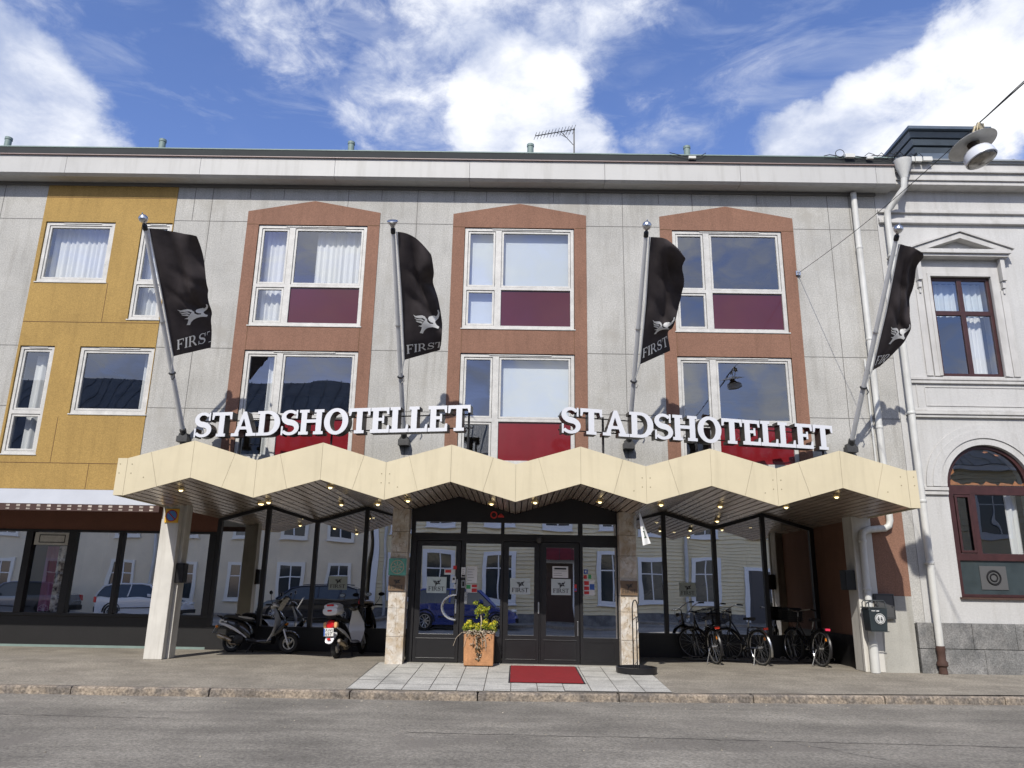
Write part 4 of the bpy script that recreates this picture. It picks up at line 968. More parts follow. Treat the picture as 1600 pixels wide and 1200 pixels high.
rel(b, t).build('rosette', mat('rosette_pale', (.42, .40, .30), .7), t, smooth=True)
# no-parking sign
t = thing('no_parking_sign', 'yellow no-parking sign with blue disc on top of the left white column', 'road sign', (-6.86, -.04, 2.58))
b = MB(); b.box(-6.99, -6.72, -.055, -.031, 2.575, 2.85); rel(b, t).build('plate', mat('sign_yellow', (.75, .42, .03), .5, var=.1), t, bevel=.003)
b = MB(); b.ext(shape([ell(-6.855, 2.713, .105, .105, 32)]), -.058, -.055); rel(b, t).build('blue_disc', mat('sign_blue', (.08, .22, .50), .4, var=.1), t)
b = MB(); b.ext(shape([ell(-6.855, 2.713, .115, .115, 32)], [ell(-6.855, 2.713, .097, .097, 32)]), -.062, -.0555); b.hexa([(-6.935, -.0615, 2.775), (-6.92, -.0615, 2.79), (-6.92, -.0585, 2.79), (-6.935, -.0585, 2.775)], [(-6.79, -.0615, 2.635), (-6.775, -.0615, 2.65), (-6.775, -.0585, 2.65), (-6.79, -.0585, 2.635)])
rel(b, t).build('red_ring', mat('sign_red', (.35, .03, .03), .5), t)
# paper notices and small stickers on the doors
paper = mat('paper', (.72, .72, .70), .8); redm = mat('sticker_red', (.55, .03, .03), .5); greenm = mat('sticker_green', (.06, .35, .12), .5); bluem = mat('sticker_blue', (.05, .12, .40), .5)
def notice(x0, x1, z0, z1, label, m=paper, lines=0, bar=None, y=None, nm='notice'):
    y = .134 if y is None else y
    t = thing(nm, label, 'notice' if nm == 'notice' else 'sticker', ((x0+x1)/2, y, z0)); b = MB(); b.box(x0, x1, y, y+.003, z0, z1); rel(b, t).build('sheet', m, t)
    if lines:
        b = MB(); rr = random.Random(int(x0*100)); n = lines
        for i in range(n):
            z = z1-(z1-z0)*(i+1)/(n+1); b.box(x0+.02, x0+.02+(x1-x0-.04)*rr.uniform(.5, 1), y-.0015, y-.0003, z-.003, z+.003)
        rel(b, t).build('text_lines', plt, t)
    if bar:
        b = MB()
        for (a, c, d, e) in bar[1]: b.box(x0+(x1-x0)*a, x0+(x1-x0)*c, y-.0015, y-.0003, z0+(z1-z0)*d, z0+(z1-z0)*e)
        rel(b, t).build('colour_block', bar[0], t)
notice(-.945, -.735, 1.51, 1.83, 'large white paper notice on the glass beside the intercom', lines=5, y=.19)
notice(-1.05, -.965, 1.62, 1.81, 'grey and white opening-hours panel on the black door post', lines=4, bar=(black, [(.1, .9, .05, .25)]))
notice(-1.04, -.965, 1.42, 1.56, 'grey intercom panel below the opening-hours panel', m=steel, bar=(black, [(.2, .8, .2, .85)]))
notice(-.945, -.73, 1.33, 1.49, 'white sheet with red and green logos under the large notice', bar=(redm, [(.5, .98, .62, .95), (.5, .98, .05, .5)]), y=.19)
notice(-.945, -.86, 1.40, 1.475, 'small green sticker with a bold letter left of the red logos', m=greenm, y=.187, nm='sticker')
notice(-1.39, -1.17, 1.665, 1.77, 'white sticker with a red stripe on the leftmost door', bar=(redm, [(.08, .62, .35, .9)]), y=.183, nm='sticker')
notice(-1.215, -1.145, 1.77, 1.84, 'small square red sticker at the edge of the leftmost door', m=redm, y=.153, nm='sticker')
notice(-1.235, -1.155, 1.51, 1.63, 'white CCTV pictogram sticker at the edge of the leftmost door', bar=(plt, [(.25, .75, .45, .8)]), y=.153, nm='sticker')
notice(-1.19, -1.13, 1.40, 1.48, 'little white sticker under the pictogram on the leftmost door', lines=2, y=.153, nm='sticker')
notice(.76, 1.07, 1.64, 1.86, 'white notice with bold heading on the right-hand door', lines=4, bar=(plt, [(.12, .88, .72, .88)]), y=.183)
notice(1.38, 1.46, 1.725, 1.81, 'round blue and white sticker on the narrow right pane', m=bluem, bar=(paper, [(.3, .7, .3, .75)]), y=.196, nm='sticker')
notice(1.375, 1.44, 1.63, 1.70, 'small red sticker under the round blue one', m=redm, y=.196, nm='sticker')
notice(1.47, 1.53, 1.63, 1.71, 'small green sticker on the narrow right pane', m=greenm, y=.196, nm='sticker')
notice(1.375, 1.59, 1.31, 1.60, 'sheet of red and blue stickers low on the narrow right pane', bar=(redm, [(.05, .5, .68, .95), (.05, .5, .35, .6), (.05, .5, .08, .28)]), y=.196)
notice(1.495, 1.59, 1.42, 1.53, 'blue badge beside the red stickers on the narrow right pane', m=bluem, y=.192, nm='sticker')
notice(1.19, 1.235, 1.38, 1.52, 'narrow red and blue sticker on the edge of the right-hand door', m=redm, bar=(bluem, [(.1, .9, .1, .45)]), y=.153, nm='sticker')
# camera and alarm lamp over the doors
t = thing('security_camera', 'black dome camera fixed above the double doors', 'camera', (.49, .1, 2.36)); b = MB(); b.box(.43, .55, .09, .149, 2.38, 2.44); b.lathe([(.055, 2.40), (.06, 2.36), (.045, 2.31), (.015, 2.29)], 14, TR((.49, .075, 0))); rel(b, t).build('housing', mat('plastic_dark', (.05, .05, .05), .3), t, smooth=True)
t = thing('alarm_bell', 'small red ring and lamp on the black panel above the doors', 'alarm', (-.42, .13, 2.8)); b = MB(); b.torus((-.43, .135, 2.85), (0, 1, 0), .06, .013, 20, 6); b.box(-.345, -.23, .11, .149, 2.80, 2.835); b.lathe([(.04, 0), (.03, .03), (.001, .04)], 10, TR((-.29, .13, 2.835))); rel(b, t).build('ring', mat('alarm_red', (.6, .05, .04), .4), t, smooth=True)
# little white flag
t = thing('bracket_flag', 'small white flag with a dark letter i beside the right marble pillar', 'flag', (2.24, -1.6, 2.2))
b = MB(); b.tube([(2.38, -.12, 2.80), (2.30, -1.0, 2.80), (2.23, -1.7, 2.81)], .011, 6); b.tube([(2.38, -.12, 2.66), (2.33, -.6, 2.79)], .007, 6); b.box(2.34, 2.381, -.2, -.1, 2.6, 2.85); rel(b, t).build('bracket', steel, t)
n_ = 12
def wf(u, v):
    a = Vector((2.212, -1.62, 2.80)).lerp(Vector((2.272, -1.60, 2.19)), u); c = Vector((2.225, -1.60, 2.80)).lerp(Vector((2.425, -1.55, 2.235)), u); p = a.lerp(c, v); p.y += .02*math.sin(v*5+u*4); return p
b = MB(); b.add([tuple(wf(i/n_, j/8)) for i in range(n_+1) for j in range(9)], [(i*9+j, i*9+j+1, (i+1)*9+j+1, (i+1)*9+j) for i in range(n_) for j in range(8)]); rel(b, t).build('cloth', mat('flag_white', (.82, .82, .80), .8), t, smooth=179)
b = MB()
for u0, u1, v0, v1 in ((.50, .56, .42, .60), (.60, .80, .42, .60), (.60, .63, .30, .60), (.78, .81, .32, .70)): b.add([tuple(wf(u0, v0)+Vector((0, -.006, 0))), tuple(wf(u0, v1)+Vector((0, -.006, 0))), tuple(wf(u1, v1)+Vector((0, -.006, 0))), tuple(wf(u1, v0)+Vector((0, -.006, 0)))], [(0, 1, 2, 3)])
rel(b, t).build('print', mat('print_green', (.03, .07, .04), .6), t)
# wall boxes
t = thing('mailbox', 'small dark box on the side of the left white column', 'mailbox', (-6.60, .1, 1.45)); b = MB(); b.box(-6.70, -6.54, -.02-.10+.2, .30, 1.42, 1.80); rel(b, t).build('box', black, t, bevel=.01); b = MB(); b.box(-6.69, -6.55, .06, .079, 1.70, 1.76); rel(b, t).build('flap', blackp, t)
t = thing('mailbox', 'narrow black box on the inner side of the right white pillar', 'mailbox', (6.62, 0, 1.5)); b = MB(); b.box(6.49, 6.685, .0, .28, 1.50, 1.88); rel(b, t).build('box', black, t, bevel=.01); b = MB(); b.box(6.5, 6.67, -.012, -.002, 1.78, 1.84); rel(b, t).build('flap', blackp, t)
t = thing('electrical_cabinet', 'flat dark grey cabinet on the wall behind the litter bin', 'cabinet', (7.1, -.1, .97)); b = MB(); b.box(6.95, 7.33, -.13, -.052, .97, 1.44); rel(b, t).build('box', mat('cabinet_grey', (.07, .07, .07), .5, var=.2), t, bevel=.008); b = MB(); b.ext(shape([rect(6.97, .99, 7.31, 1.42)], [rect(6.978, .998, 7.302, 1.412)]), -.133, -.13); b.lathe([(.012, 0), (.012, .01), (.004, .012)], 8, TR((7.27, -.131, 1.2)) @ Matrix.Rotation(R_(90), 4, 'X')); rel(b, t).build('lock', black, t)
# litter bin
t = thing('litter_bin', 'black litter bin with a round white emblem hanging on the downpipe by the right pillar', 'litter bin', (6.82, -.36, .75))
b = MB(); b.hexa([(6.66, -.50, .76), (6.97, -.50, .76), (6.97, -.22, .76), (6.66, -.22, .76)], [(6.64, -.52, 1.17), (6.99, -.52, 1.17), (6.99, -.21, 1.17), (6.64, -.21, 1.17)]); rel(b, t).build('body', mat('bin_dark', (.025, .035, .04), .4, var=.2), t, bevel=.015)
b = MB(); b.box(6.63, 7.0, -.53, -.20, 1.175, 1.195); b.tube([(6.66, -.50, 1.19), (6.66, -.50, 1.27), (6.69, -.50, 1.31), (6.94, -.50, 1.31), (6.97, -.50, 1.27), (6.97, -.50, 1.19)], .012, 8); b.tube([(6.66, -.22, 1.19), (6.66, -.22, 1.27), (6.69, -.22, 1.31), (6.94, -.22, 1.31), (6.97, -.22, 1.27), (6.97, -.22, 1.19)], .012, 8)
b.box(6.645, 6.985, -.525, -.515, .75, .765); rel(b, t).build('rim', mat('bin_rim', (.10, .11, .11), .3, metal=.5), t, smooth=True)
b = MB(); cz, cx = .985, 6.835; y = -.527; b.ext(shape([ell(cx, cz, .095, .095, 32)], [ell(cx, cz, .086, .086, 32)]), y, y+.006)
b.ext(shape([ell(cx, cz, .075, .075, 28)], [ell(cx-.028, cz+.028, .013, .013, 12), [(cx-.05, cz+.01), (cx-.01, cz+.01), (cx-.012, cz-.055), (cx-.022, cz-.055), (cx-.026, cz-.02), (cx-.034, cz-.02), (cx-.038, cz-.055), (cx-.046, cz-.055)], ell(cx+.026, cz+.02, .012, .012, 12), [(cx+.008, cz+.005), (cx+.046, cz+.005), (cx+.044, cz-.05), (cx+.034, cz-.05), (cx+.03, cz-.02), (cx+.024, cz-.02), (cx+.02, cz-.05), (cx+.01, cz-.05)]]), y, y+.005)
b.box(6.69, 6.76, y, y+.005, 1.12, 1.135); b.box(6.78, 6.83, y, y+.005, 1.115, 1.135); rel(b, t).build('emblem', mat('emblem_white', (.55, .56, .55), .6), t)
b = MB(); b.box(6.74, 6.92, -.215, -.17, .85, 1.1); rel(b, t).build('hanger', black, t)

# ------------------------------------------------------------------ red mat, planter, umbrella stand
redmat = mat('mat_red', (.27, .010, .014), .95, var=.15, vs=6, var2=.35, vs2=130, bump=.8, bs=220, bd=.01)
t = thing('door_mat', 'red door mat with dark rubber edge in front of the middle doors', 'mat', (.55, -1.2, -.03))
b = MB(); Y0, Y1 = -2.36, -.18
q = lambda x, y, d: (x*(1+.0*(y)), y, pz(0, y)+d)
b.hexa([q(-.07, Y0, .012), q(1.17, Y0, .012), q(1.19, Y1, .012), q(-.06, Y1, .012)], [q(-.07, Y0, .02), q(1.17, Y0, .02), q(1.19, Y1, .02), q(-.06, Y1, .02)]); rel(b, t).build('rubber_edge', blackp, t)
b = MB(); b.hexa([q(-.04, Y0+.03, .0205), q(1.14, Y0+.03, .0205), q(1.16, Y1-.02, .0205), q(-.04, Y1-.02, .0205)], [q(-.04, Y0+.03, .03), q(1.14, Y0+.03, .03), q(1.16, Y1-.02, .03), q(-.04, Y1-.02, .03)]); rel(b, t).build('pile', redmat, t)
t = thing('planter', 'square terracotta-coloured planter with yellow-green flowers and trailing ivy', 'planter', (-.645, -.10, .01))
wood = mat('planter_orange', (.46, .225, .10), .75, var=.3, vs=6, var2=.2, vs2=60, bump=.4, streak=.35)
b = MB(); b.ext(shape([[(-.275, .01), (.275, .01), (.285, .58), (-.285, .58)]]), -.27, .27); b.build('pot', wood, t, bevel=.015)
b = MB(); b.box(-.26, .26, -.25, .25, .575, .595); b.build('soil', mat('soil', (.03, .02, .015), .95), t)
leafy = mat('leaf_lime', (.38, .42, .03), .7, var=.5, vs=30, col2=(.10, .19, .02)); flow = mat('flower_yellow', (.78, .68, .04), .7, var=.2, vs=20); ivy = mat('ivy_dark', (.10, .035, .025), .6, var=.4, vs=25, col2=(.05, .08, .02)); dry = mat('leaf_pale', (.50, .42, .32), .8, var=.3, vs=20)
def leaves(b, cen, rad, n, size, rr):
    for _ in range(n):
        while True:
            d = Vector((rr.uniform(-1, 1), rr.uniform(-1, 1), rr.uniform(-1, 1)))
            if d.length < 1: break
        p = Vector(cen)+Vector((d.x*rad[0], d.y*rad[1], d.z*rad[2])); a = Vector((rr.gauss(0, 1), rr.gauss(0, 1), rr.gauss(0, .6))).normalized(); c = a.cross(Vector((rr.gauss(0, 1), rr.gauss(0, 1), rr.gauss(0, 1)))).normalized(); s_ = size*rr.uniform(.6, 1.3)
        b.add([tuple(p-a*s_), tuple(p+c*s_*.55), tuple(p+a*s_), tuple(p-c*s_*.5)], [(0, 1, 2, 3)])
rr = random.Random(6)
b = MB(); bf = MB()
for k in range(24):
    c = (rr.uniform(-.29, .29), rr.uniform(-.27, .2), .64+rr.uniform(-.02, .11)); leaves(b, c, (.065, .065, .055), 46, .016, rr); leaves(bf, (c[0], c[1]-.02, c[2]+.04), (.05, .05, .03), 20, .014, rr)
for k in range(13):
    c = (rr.uniform(-.13, .09)+.03, rr.uniform(-.1, .08), rr.uniform(.94, 1.13)); leaves(b, c, (.05, .05, .045), 42, .015, rr); leaves(bf, c, (.05, .05, .04), 14, .013, rr)
for x, z in ((.13, .93), (.15, 1.02), (-.10, .96), (-.05, .88), (.10, .84)): leaves(b, (x, -.05, z), (.03, .03, .05), 16, .02, rr)
b.build('foliage', leafy, t, flipfix=False); bf.build('flowers', flow, t, flipfix=False)
b = MB(); b.tube([(.02, 0, .58), (.03, -.01, .8), (.0, .01, 1.02)], .011, 6)
for k in range(9):
    x = rr.uniform(-.3, .3); s_ = -1 if x < 0 else 1
    b.tube([(x*.8, -.2, .62), (x*1.15, -.3, .60), (x*1.35+s_*.05, -.31, .50), (x*1.5+s_*.06, -.30, .40-rr.uniform(0, .12))] if k < 5 else [(x*.3, -.25, .6), (x*.45, -.285, .5), (x*.25, -.283, .3)], .004, 4)
b.build('stem', dry, t)
b = MB(); bd_ = MB()
for k in range(150):
    u = rr.random()**1.3; x = rr.gauss(0, .115)*(1-u*.9); z = .62-u*.52; leaves(b if rr.random() < .65 else bd_, (x, -.285-rr.uniform(0, .02), z), (.012, .006, .012), 2, .021, rr)
for k in range(60): leaves(bd_, (rr.uniform(-.28, .28), -.27, .60+rr.uniform(-.03, .03)), (.02, .02, .02), 2, .028, rr)
b.build('trailing_ivy', ivy, t, flipfix=False); bd_.build('dry_leaves', dry, t, flipfix=False)
t = thing('hoop_stand', 'black hoop stand with heavy round tray base in front of the right marble pillar', 'stand', (2.23, -.78, -.02))
b = MB(); b.lathe([(.33, .0), (.365, .01), (.37, .11), (.345, .115), (.34, .05), (.05, .045), (.03, .06)], 36); b.build('tray_base', black, t, smooth=True)
b = MB(); pts = [(-.05, 0, .05), (-.05, 0, 1.15)]+[(.045*-math.cos(R_(a)), 0, 1.15+.12*math.sin(R_(a))) for a in range(20, 161, 20)]+[(.05, 0, 1.13), (.05, 0, .98), (.045, 0, .95)]; b.tube(pts, .011, 8)
b.tube([(.02, 0, .05), (.02, 0, .98)], .009, 8); b.tube([(-.05, 0, .12), (.02, 0, .20)], .006, 6); b.tube([(-.05, 0, .92), (.045, 0, .98)], .007, 6); b.tube([(.045, 0, .98), (.05, 0, .90), (.02, 0, .86)], .008, 6); b.build('hoop', black, t, smooth=True)
# ------------------------------------------------------------------ roof things and wires
t = thing('tv_antenna', 'thin television aerial with many short rods on the roof beside the middle vent', 'antenna', (1.26, .5, 10.8))
b = MB(); b.tube([(0, 0, 0), (0, 0, 1.22)], .018, 6); b.tube([(.02, -.02, 1.18), (-.92, -.12, .92)], .012, 6)
for i in range(13):
    f = i/12; p = Vector((.0, -.02, 1.175)).lerp(Vector((-.92, -.12, .92)), f); l = .13-.04*f; b.tube([tuple(p+Vector((.03, -l, .04))), tuple(p+Vector((-.03, l, -.04)))], .006, 4); b.tube([tuple(p+Vector((0, 0, -.04))), tuple(p+Vector((0, 0, .05)))], .005, 4)
b.tube([(-.0, 0, .75), (-.32, -.05, 1.1)], .008, 5); b.tube([(-.08, 0, 1.25), (-.16, 0, .95), (-.40, -.05, 1.06)], .006, 4); b.tube([(-.15, -.02, 1.13), (-.25, -.04, .98)], .006, 4); b.build('aerial', mat('aerial_metal', (.06, .06, .06), .4, metal=.6), t)
cab = mat('cable_black', (.015, .015, .015), .6); boxm = mat('junction_white', (.6, .6, .56), .5)
t = thing('roof_cable', 'black cables with pale junction boxes lying along the roof edge near the funnel', 'cable', (7, -.45, 10.8))
b = MB(); rr = random.Random(9)
def wig(x0, x1, z, y=-.47, n=14, a=.03): return [(x0+(x1-x0)*i/n, y+rr.uniform(-.01, .01), z+rr.uniform(-a, a)) for i in range(n+1)]
b.tube(wig(6.7, 8.4, 10.76), .010, 5); b.tube(wig(7.1, 8.7, 10.70), .008, 5); b.tube(wig(7.6, 8.9, 10.80, a=.05), .008, 5)
b.torus((7.05, -.48, 10.82), (.2, 1, 0), .09, .008, 16, 5); b.torus((8.3, -.52, 10.72), (.2, 1, .3), .11, .008, 16, 5); b.torus((8.55, -.5, 10.68), (0, 1, .2), .08, .007, 16, 5)
b.tube([(3.3, -.45, 10.80), (3.6, -.48, 10.70), (3.8, -.5, 10.66), (4.0, -.48, 10.72), (4.1, -.45, 10.8)], .008, 5); rel(b, t).build('cable', cab, t, smooth=True)
b = MB()
for x0, x1, z0, z1 in ((7.15, 7.36, 10.70, 10.79), (7.62, 7.76, 10.67, 10.73), (8.60, 8.66, 10.62, 10.74), (8.68, 8.82, 10.62, 10.74), (8.85, 9.05, 10.64, 10.74), (3.7, 3.86, 10.62, 10.68)): b.box(x0, x1, -.53, -.47, z0, z1)
rel(b, t).build('junction_box', boxm, t, bevel=.005)
# hanging street lamp
hook = Vector((6.07, -.02, 8.14)); clip = Vector((6.41, -6.03, 7.81)); far = Vector((7.25, -21.3, 8.75))
t = thing('wall_hook', 'small iron eye bolt in the facade holding the lamp wire', 'hook', tuple(hook)); b = MB(); b.box(-.05, .05, -.03, .02, -.05, .05); b.torus((0, -.05, 0), (1, 0, 0), .03, .01, 12, 6); b.build('eye_bolt', steel, t)
t = thing('lamp_wire', 'thin black wire from the facade hook up and out over the street', 'wire', tuple(clip))
b = MB(); pts = [hook.lerp(clip, i/10)+Vector((0, 0, -.10*math.sin(math.pi*i/10))) for i in range(11)]; b.tube([tuple(p) for p in pts], .0055, 5)
pts2 = [clip.lerp(far, i/20)+Vector((0, 0, -.38*math.sin(math.pi*i/20))) for i in range(21)]; b.tube([tuple(p) for p in pts2], .010, 6); b.tube([tuple(p+Vector((.0, 0, .03*math.sin(i*.9)))) for i, p in enumerate(pts2)], .006, 5)
rel(b, t).build('wire', cab, t)
t = thing('street_lamp', 'white street lamp with wide disc shade hanging tilted from the wire', 'street lamp', tuple(clip))
ax = Vector((.27, .22, 1.)).normalized(); disc = clip+Vector((-.12, .03, -.33))
M = TR(disc-clip) @ ax.to_track_quat('Z', 'Y').to_matrix().to_4x4() @ Matrix.Rotation(0, 4, 'Z')
ax = Vector((-.24, .20, 1.)).normalized(); M = TR(disc-clip) @ ax.to_track_quat('Z', 'Y').to_matrix().to_4x4() @ Matrix.Scale(.93, 4)
enam = mat('enamel_white', (.55, .55, .52), .35, var=.2, vs=6, coat=.3)
b = MB(); b.lathe([(.05, .05), (.10, .045), (.34, .0), (.345, -.006), (.33, -.008), (.1, .02), (.06, .02)], 36, M); b.build('disc_shade', enam, t, smooth=True)
b = MB(); b.lathe([(.07, .04), (.07, -.06), (.10, -.07), (.10, -.10), (.06, -.11)], 20, M); b.build('neck', mat('neck_dark', (.05, .035, .025), .6, var=.4), t, smooth=True)
b = MB(); b.lathe([(.06, -.08), (.12, -.09), (.19, -.14), (.215, -.20), (.22, -.29), (.205, -.30), (.19, -.24), (.06, -.12)], 32, M); b.build('bell', mat('bell_white', (.66, .68, .72), .25, coat=.4), t, smooth=True)
b = MB(); b.lathe([(.04, -.26), (.20, -.285), (.19, -.31), (.10, -.335), (.02, -.34)], 28, M); b.build('lens', mat('lens_grey', (.30, .29, .27), .15, metal=.6, var=.6, vs=14), t, smooth=True)
b = MB(); b.tube([(0, 0, 0), (-.03, .02, -.08)], .03, 8); b.tube([(-.02, 0, -.06), (-.08, 0, -.20), (-.11, .03, -.32)], .010, 6); b.tube([(.02, .0, -.06), (-.02, .0, -.20), (-.07, .03, -.32)], .010, 6); b.tube([(-.06, .0, -.05), (-.13, 0, -.22)], .02, 6); b.box(-.02, .05, -.03, .03, -.13, -.02); b.box(-.13, -.05, -.03, .05, -.36, -.29); b.build('hanger', mat('hanger_metal', (.35, .30, .2), .5, metal=.4, var=.5, vs=20), t, bevel=.004)

# ------------------------------------------------------------------ bicycles and rack
tyre = mat('tyre_rubber', (.02, .02, .02), .8, var=.3); alu = mat('aluminium', (.55, .55, .55), .3, metal=.9, var=.1); bikep = mat('bike_paint', (.012, .012, .016), .25, coat=.5); bikeb = mat('bike_paint_grey', (.03, .035, .045), .3, coat=.4); refl = mat('reflector_red', (.75, .05, .02), .2); orange = mat('reflector_orange', (.8, .25, .02), .2); pink = mat('reflector_pink', (.75, .04, .10), .2)
def wheel(par, c, ax, R=.335):
    b = MB(); b.torus(c, ax, R, .019, 40, 8); o = b.build('wheel', tyre, par, smooth=True)
    b = MB(); b.torus(c, ax, R-.026, .011, 40, 6); b.tube([tuple(Vector(c)-Vector(ax).normalized()*.05), tuple(Vector(c)+Vector(ax).normalized()*.05)], .022, 10)
    a_ = Vector(ax).normalized(); u = Vector((0, 0, 1)); u = (u-a_*u.dot(a_)).normalized(); w_ = a_.cross(u)
    for k in range(20):
        an = 2*math.pi*k/20; d = u*math.cos(an)+w_*math.sin(an); an2 = an+(.5 if k % 2 else -.5); d2 = u*math.cos(an2)+w_*math.sin(an2)
        b.tube([tuple(Vector(c)+d2*.02+a_*(.03 if k % 2 else -.03)), tuple(Vector(c)+d*(R-.03))], .0022, 4, cap=False)
    b.build('rim', alu, o, smooth=True); return o
def bicycle(loc, heading, lean, steer, label, basket=0, ref=refl, mud=True, child=False):
    t = thing('bicycle', label, 'bicycle', loc, 0, group='bicycles parked at the rack')
    t.rotation_euler = (lean, 0, heading); R = .335; wb = 1.07
    wheel(t, (0, 0, R+.01), (0, 1, 0)); 
    h = Vector((.90, 0, .80)); sa = Vector((wb, 0, R+.01))           # head and front axle
    Ms = TR(h) @ Matrix.Rotation(steer, 4, Vector((-.36, 0, 1)).normalized()) @ TR(-h)
    fc = Ms @ sa; fax = (Ms.to_3x3() @ Vector((0, 1, 0)))
    wheel(t, tuple(fc), tuple(fax))
    bb = Vector((.46, 0, .30)); st = Vector((.30, 0, .72)); ht = Vector((.87, 0, .84)); hb = Vector((.93, 0, .64))
    b = MB(); b.tube([tuple(bb), tuple(st)], .017, 8); b.tube([tuple(ht), tuple(bb+Vector((.02, 0, .12)))], .016, 8); b.tube([tuple(hb), tuple(bb)], .018, 8); b.tube([tuple(ht+Vector((-.01, 0, .03))), tuple(hb)], .02, 8)
    for s_ in (-1, 1): b.tube([(0, s_*.055, R), tuple(bb+Vector((0, s_*.02, 0)))], .010, 6); b.tube([(0, s_*.055, R), tuple(st+Vector((.02, s_*.02, -.06)))], .009, 6)
    b.tube([(.1, .03, .42), (.28, .03, .5), (.6, .03, .55), (.9, .03, .78)], .004, 4); b.build('frame', bikeb if basket == 1 else bikep, t, smooth=True)
    b = MB(); b.M = Ms
    for s_ in (-1, 1): b.tube([tuple(sa+Vector((0, s_*.055, 0))), (.985, s_*.05, .60), (.935, s_*.02, .66)], .012, 6)
    b.tube([(.93, 0, .64), (.855, 0, .98)], .014, 8); b.build('fork', bikep, t, smooth=True)
    b = MB(); b.M = Ms; b.tube([(.855, 0, .94), (.845, 0, 1.02), (.90, 0, 1.05)], .013, 8)
    b.tube([(.70, -.30, 1.08), (.78, -.28, 1.10), (.88, -.20, 1.08), (.91, -.05, 1.05), (.91, .05, 1.05), (.88, .20, 1.08), (.78, .28, 1.10), (.70, .30, 1.08)], .011, 8); b.build('handlebar', alu, t, smooth=True)
    b = MB(); b.M = Ms
    for s_ in (-1, 1): b.tube([(.78, s_*.28, 1.10), (.66, s_*.305, 1.075)], .018, 8)
    b.tube([(.80, .25, 1.10), (.92, .22, 1.09)], .006, 5); b.tube([(.93, .1, 1.05), (1.0, .12, .95), (.96, .05, .7)], .004, 4); b.build('grip', blackp, t, smooth=True)
    b = MB(); b.M = Ms; b.lathe([(.02, -.02), (.04, .0), (.045, .05), (.035, .055)], 12, TR((.98, 0, .93)) @ Matrix.Rotation(R_(90), 4, 'Y')); b.build('headlamp', alu, t, smooth=True)
    # saddle and post
    b = MB(); b.tube([tuple(st), (.255, 0, .86)], .013, 8); b.build('seat_post', alu, t, smooth=True)
    b = MB(); rings = []
    for x, wd, z in ((.12, .085, .895), (.15, .105, .905), (.21, .09, .90), (.28, .045, .895), (.36, .026, .895), (.41, .015, .888)):
        rings.append([(x, wd*math.cos(a), z+.028*math.sin(a)) for a in [2*math.pi*k/12 for k in range(12)]])
    b.loft(rings)
    for s_ in (-1, 1): b.torus((.17, s_*.05, .865), (0, 0, 1), .018, .006, 10, 5)
    b.build('saddle', blackp, t, smooth=True)
    # rear rack, mudguards, reflector, stand, pedals, chain case
    b = MB()
    for s_ in (-1, 1): b.tube([(.25, s_*.05, .735), (-.22, s_*.065, .735), (-.24, s_*.03, .735)], .006, 5); b.tube([(-.10, s_*.065, .735), (.0, s_*.06, .34)], .005, 5)
    for x in (.15, .0, -.15): b.tube([(x, -.06, .735), (x, .06, .735)], .004, 4)
    b.tube([(-.24, -.04, .735), (-.24, .04, .735)], .006, 5); b.build('luggage_rack', black, t)
    b = MB(); b.box(-.275, -.245, -.05, .05, .70, .745); b.build('rear_reflector', ref, t, bevel=.006)
    if mud:
        b = MB(); ring = []
        for a in range(-25, 200, 9):
            x = -math.cos(R_(180-a))*1.; c_ = Vector((math.cos(R_(a)), 0, math.sin(R_(a)))); p = Vector((0, 0, R+.01))+Vector((-c_.x, 0, c_.z))*(R+.035)
            ring.append([(p.x, -.028, p.z-.0), (p.x+(-c_.x)*.012, 0, p.z+c_.z*.012), (p.x, .028, p.z)])
        b.loft(ring, cap=False, closed=False); b.build('mudguard', steel if basket == 1 else black, t, smooth=True, flipfix=False)
        b = MB(); b.M = Ms; ring = []
        for a in range(10, 150, 9):
            c_ = Vector((math.cos(R_(a)), 0, math.sin(R_(a)))); p = sa+Vector((-c_.x, 0, c_.z))*(R+.03); ring.append([(p.x, -.026, p.z), (p.x-c_.x*.01, 0, p.z+c_.z*.01), (p.x, .026, p.z)])
        b.loft(ring, cap=False, closed=False); b.build('mudguard', black, t, smooth=True, flipfix=False)
    b = MB(); b.tube([(.10, .05, .32), (.02, .19, .02), (.0, .20, .015)], .008, 6); b.build('kickstand', mat('stand_dull', (.22, .22, .22), .5, metal=.6) if 'stand_dull' not in MATS else MATS['stand_dull'], t)
    b = MB(); b.tube([(.46, -.07, .30), (.46, .07, .30)], .012, 8); b.tube([(.46, -.07, .30), (.46+.14, -.075, .22)], .009, 6); b.tube([(.46, .07, .30), (.46-.14, .075, .38)], .009, 6); b.build('crank', alu, t)
    b = MB(); b.box(.56, .64, -.16, -.08, .205, .235); b.box(.28, .36, .08, .16, .365, .395); b.build('pedal', blackp, t, bevel=.005)
    b = MB(); b.tube([(.46, -.045, .355), (0.0, -.045, .375)], .006, 5); b.tube([(.46, -.045, .25), (0.0, -.045, .31)], .006, 5); b.torus((.46, -.045, .30), (0, 1, 0), .075, .010, 20, 6); b.build('chain', black, t)
    b = MB(); b.box(-.20, -.17, -.012, .012, .50, .56); b.build('spoke_reflector', orange, t)
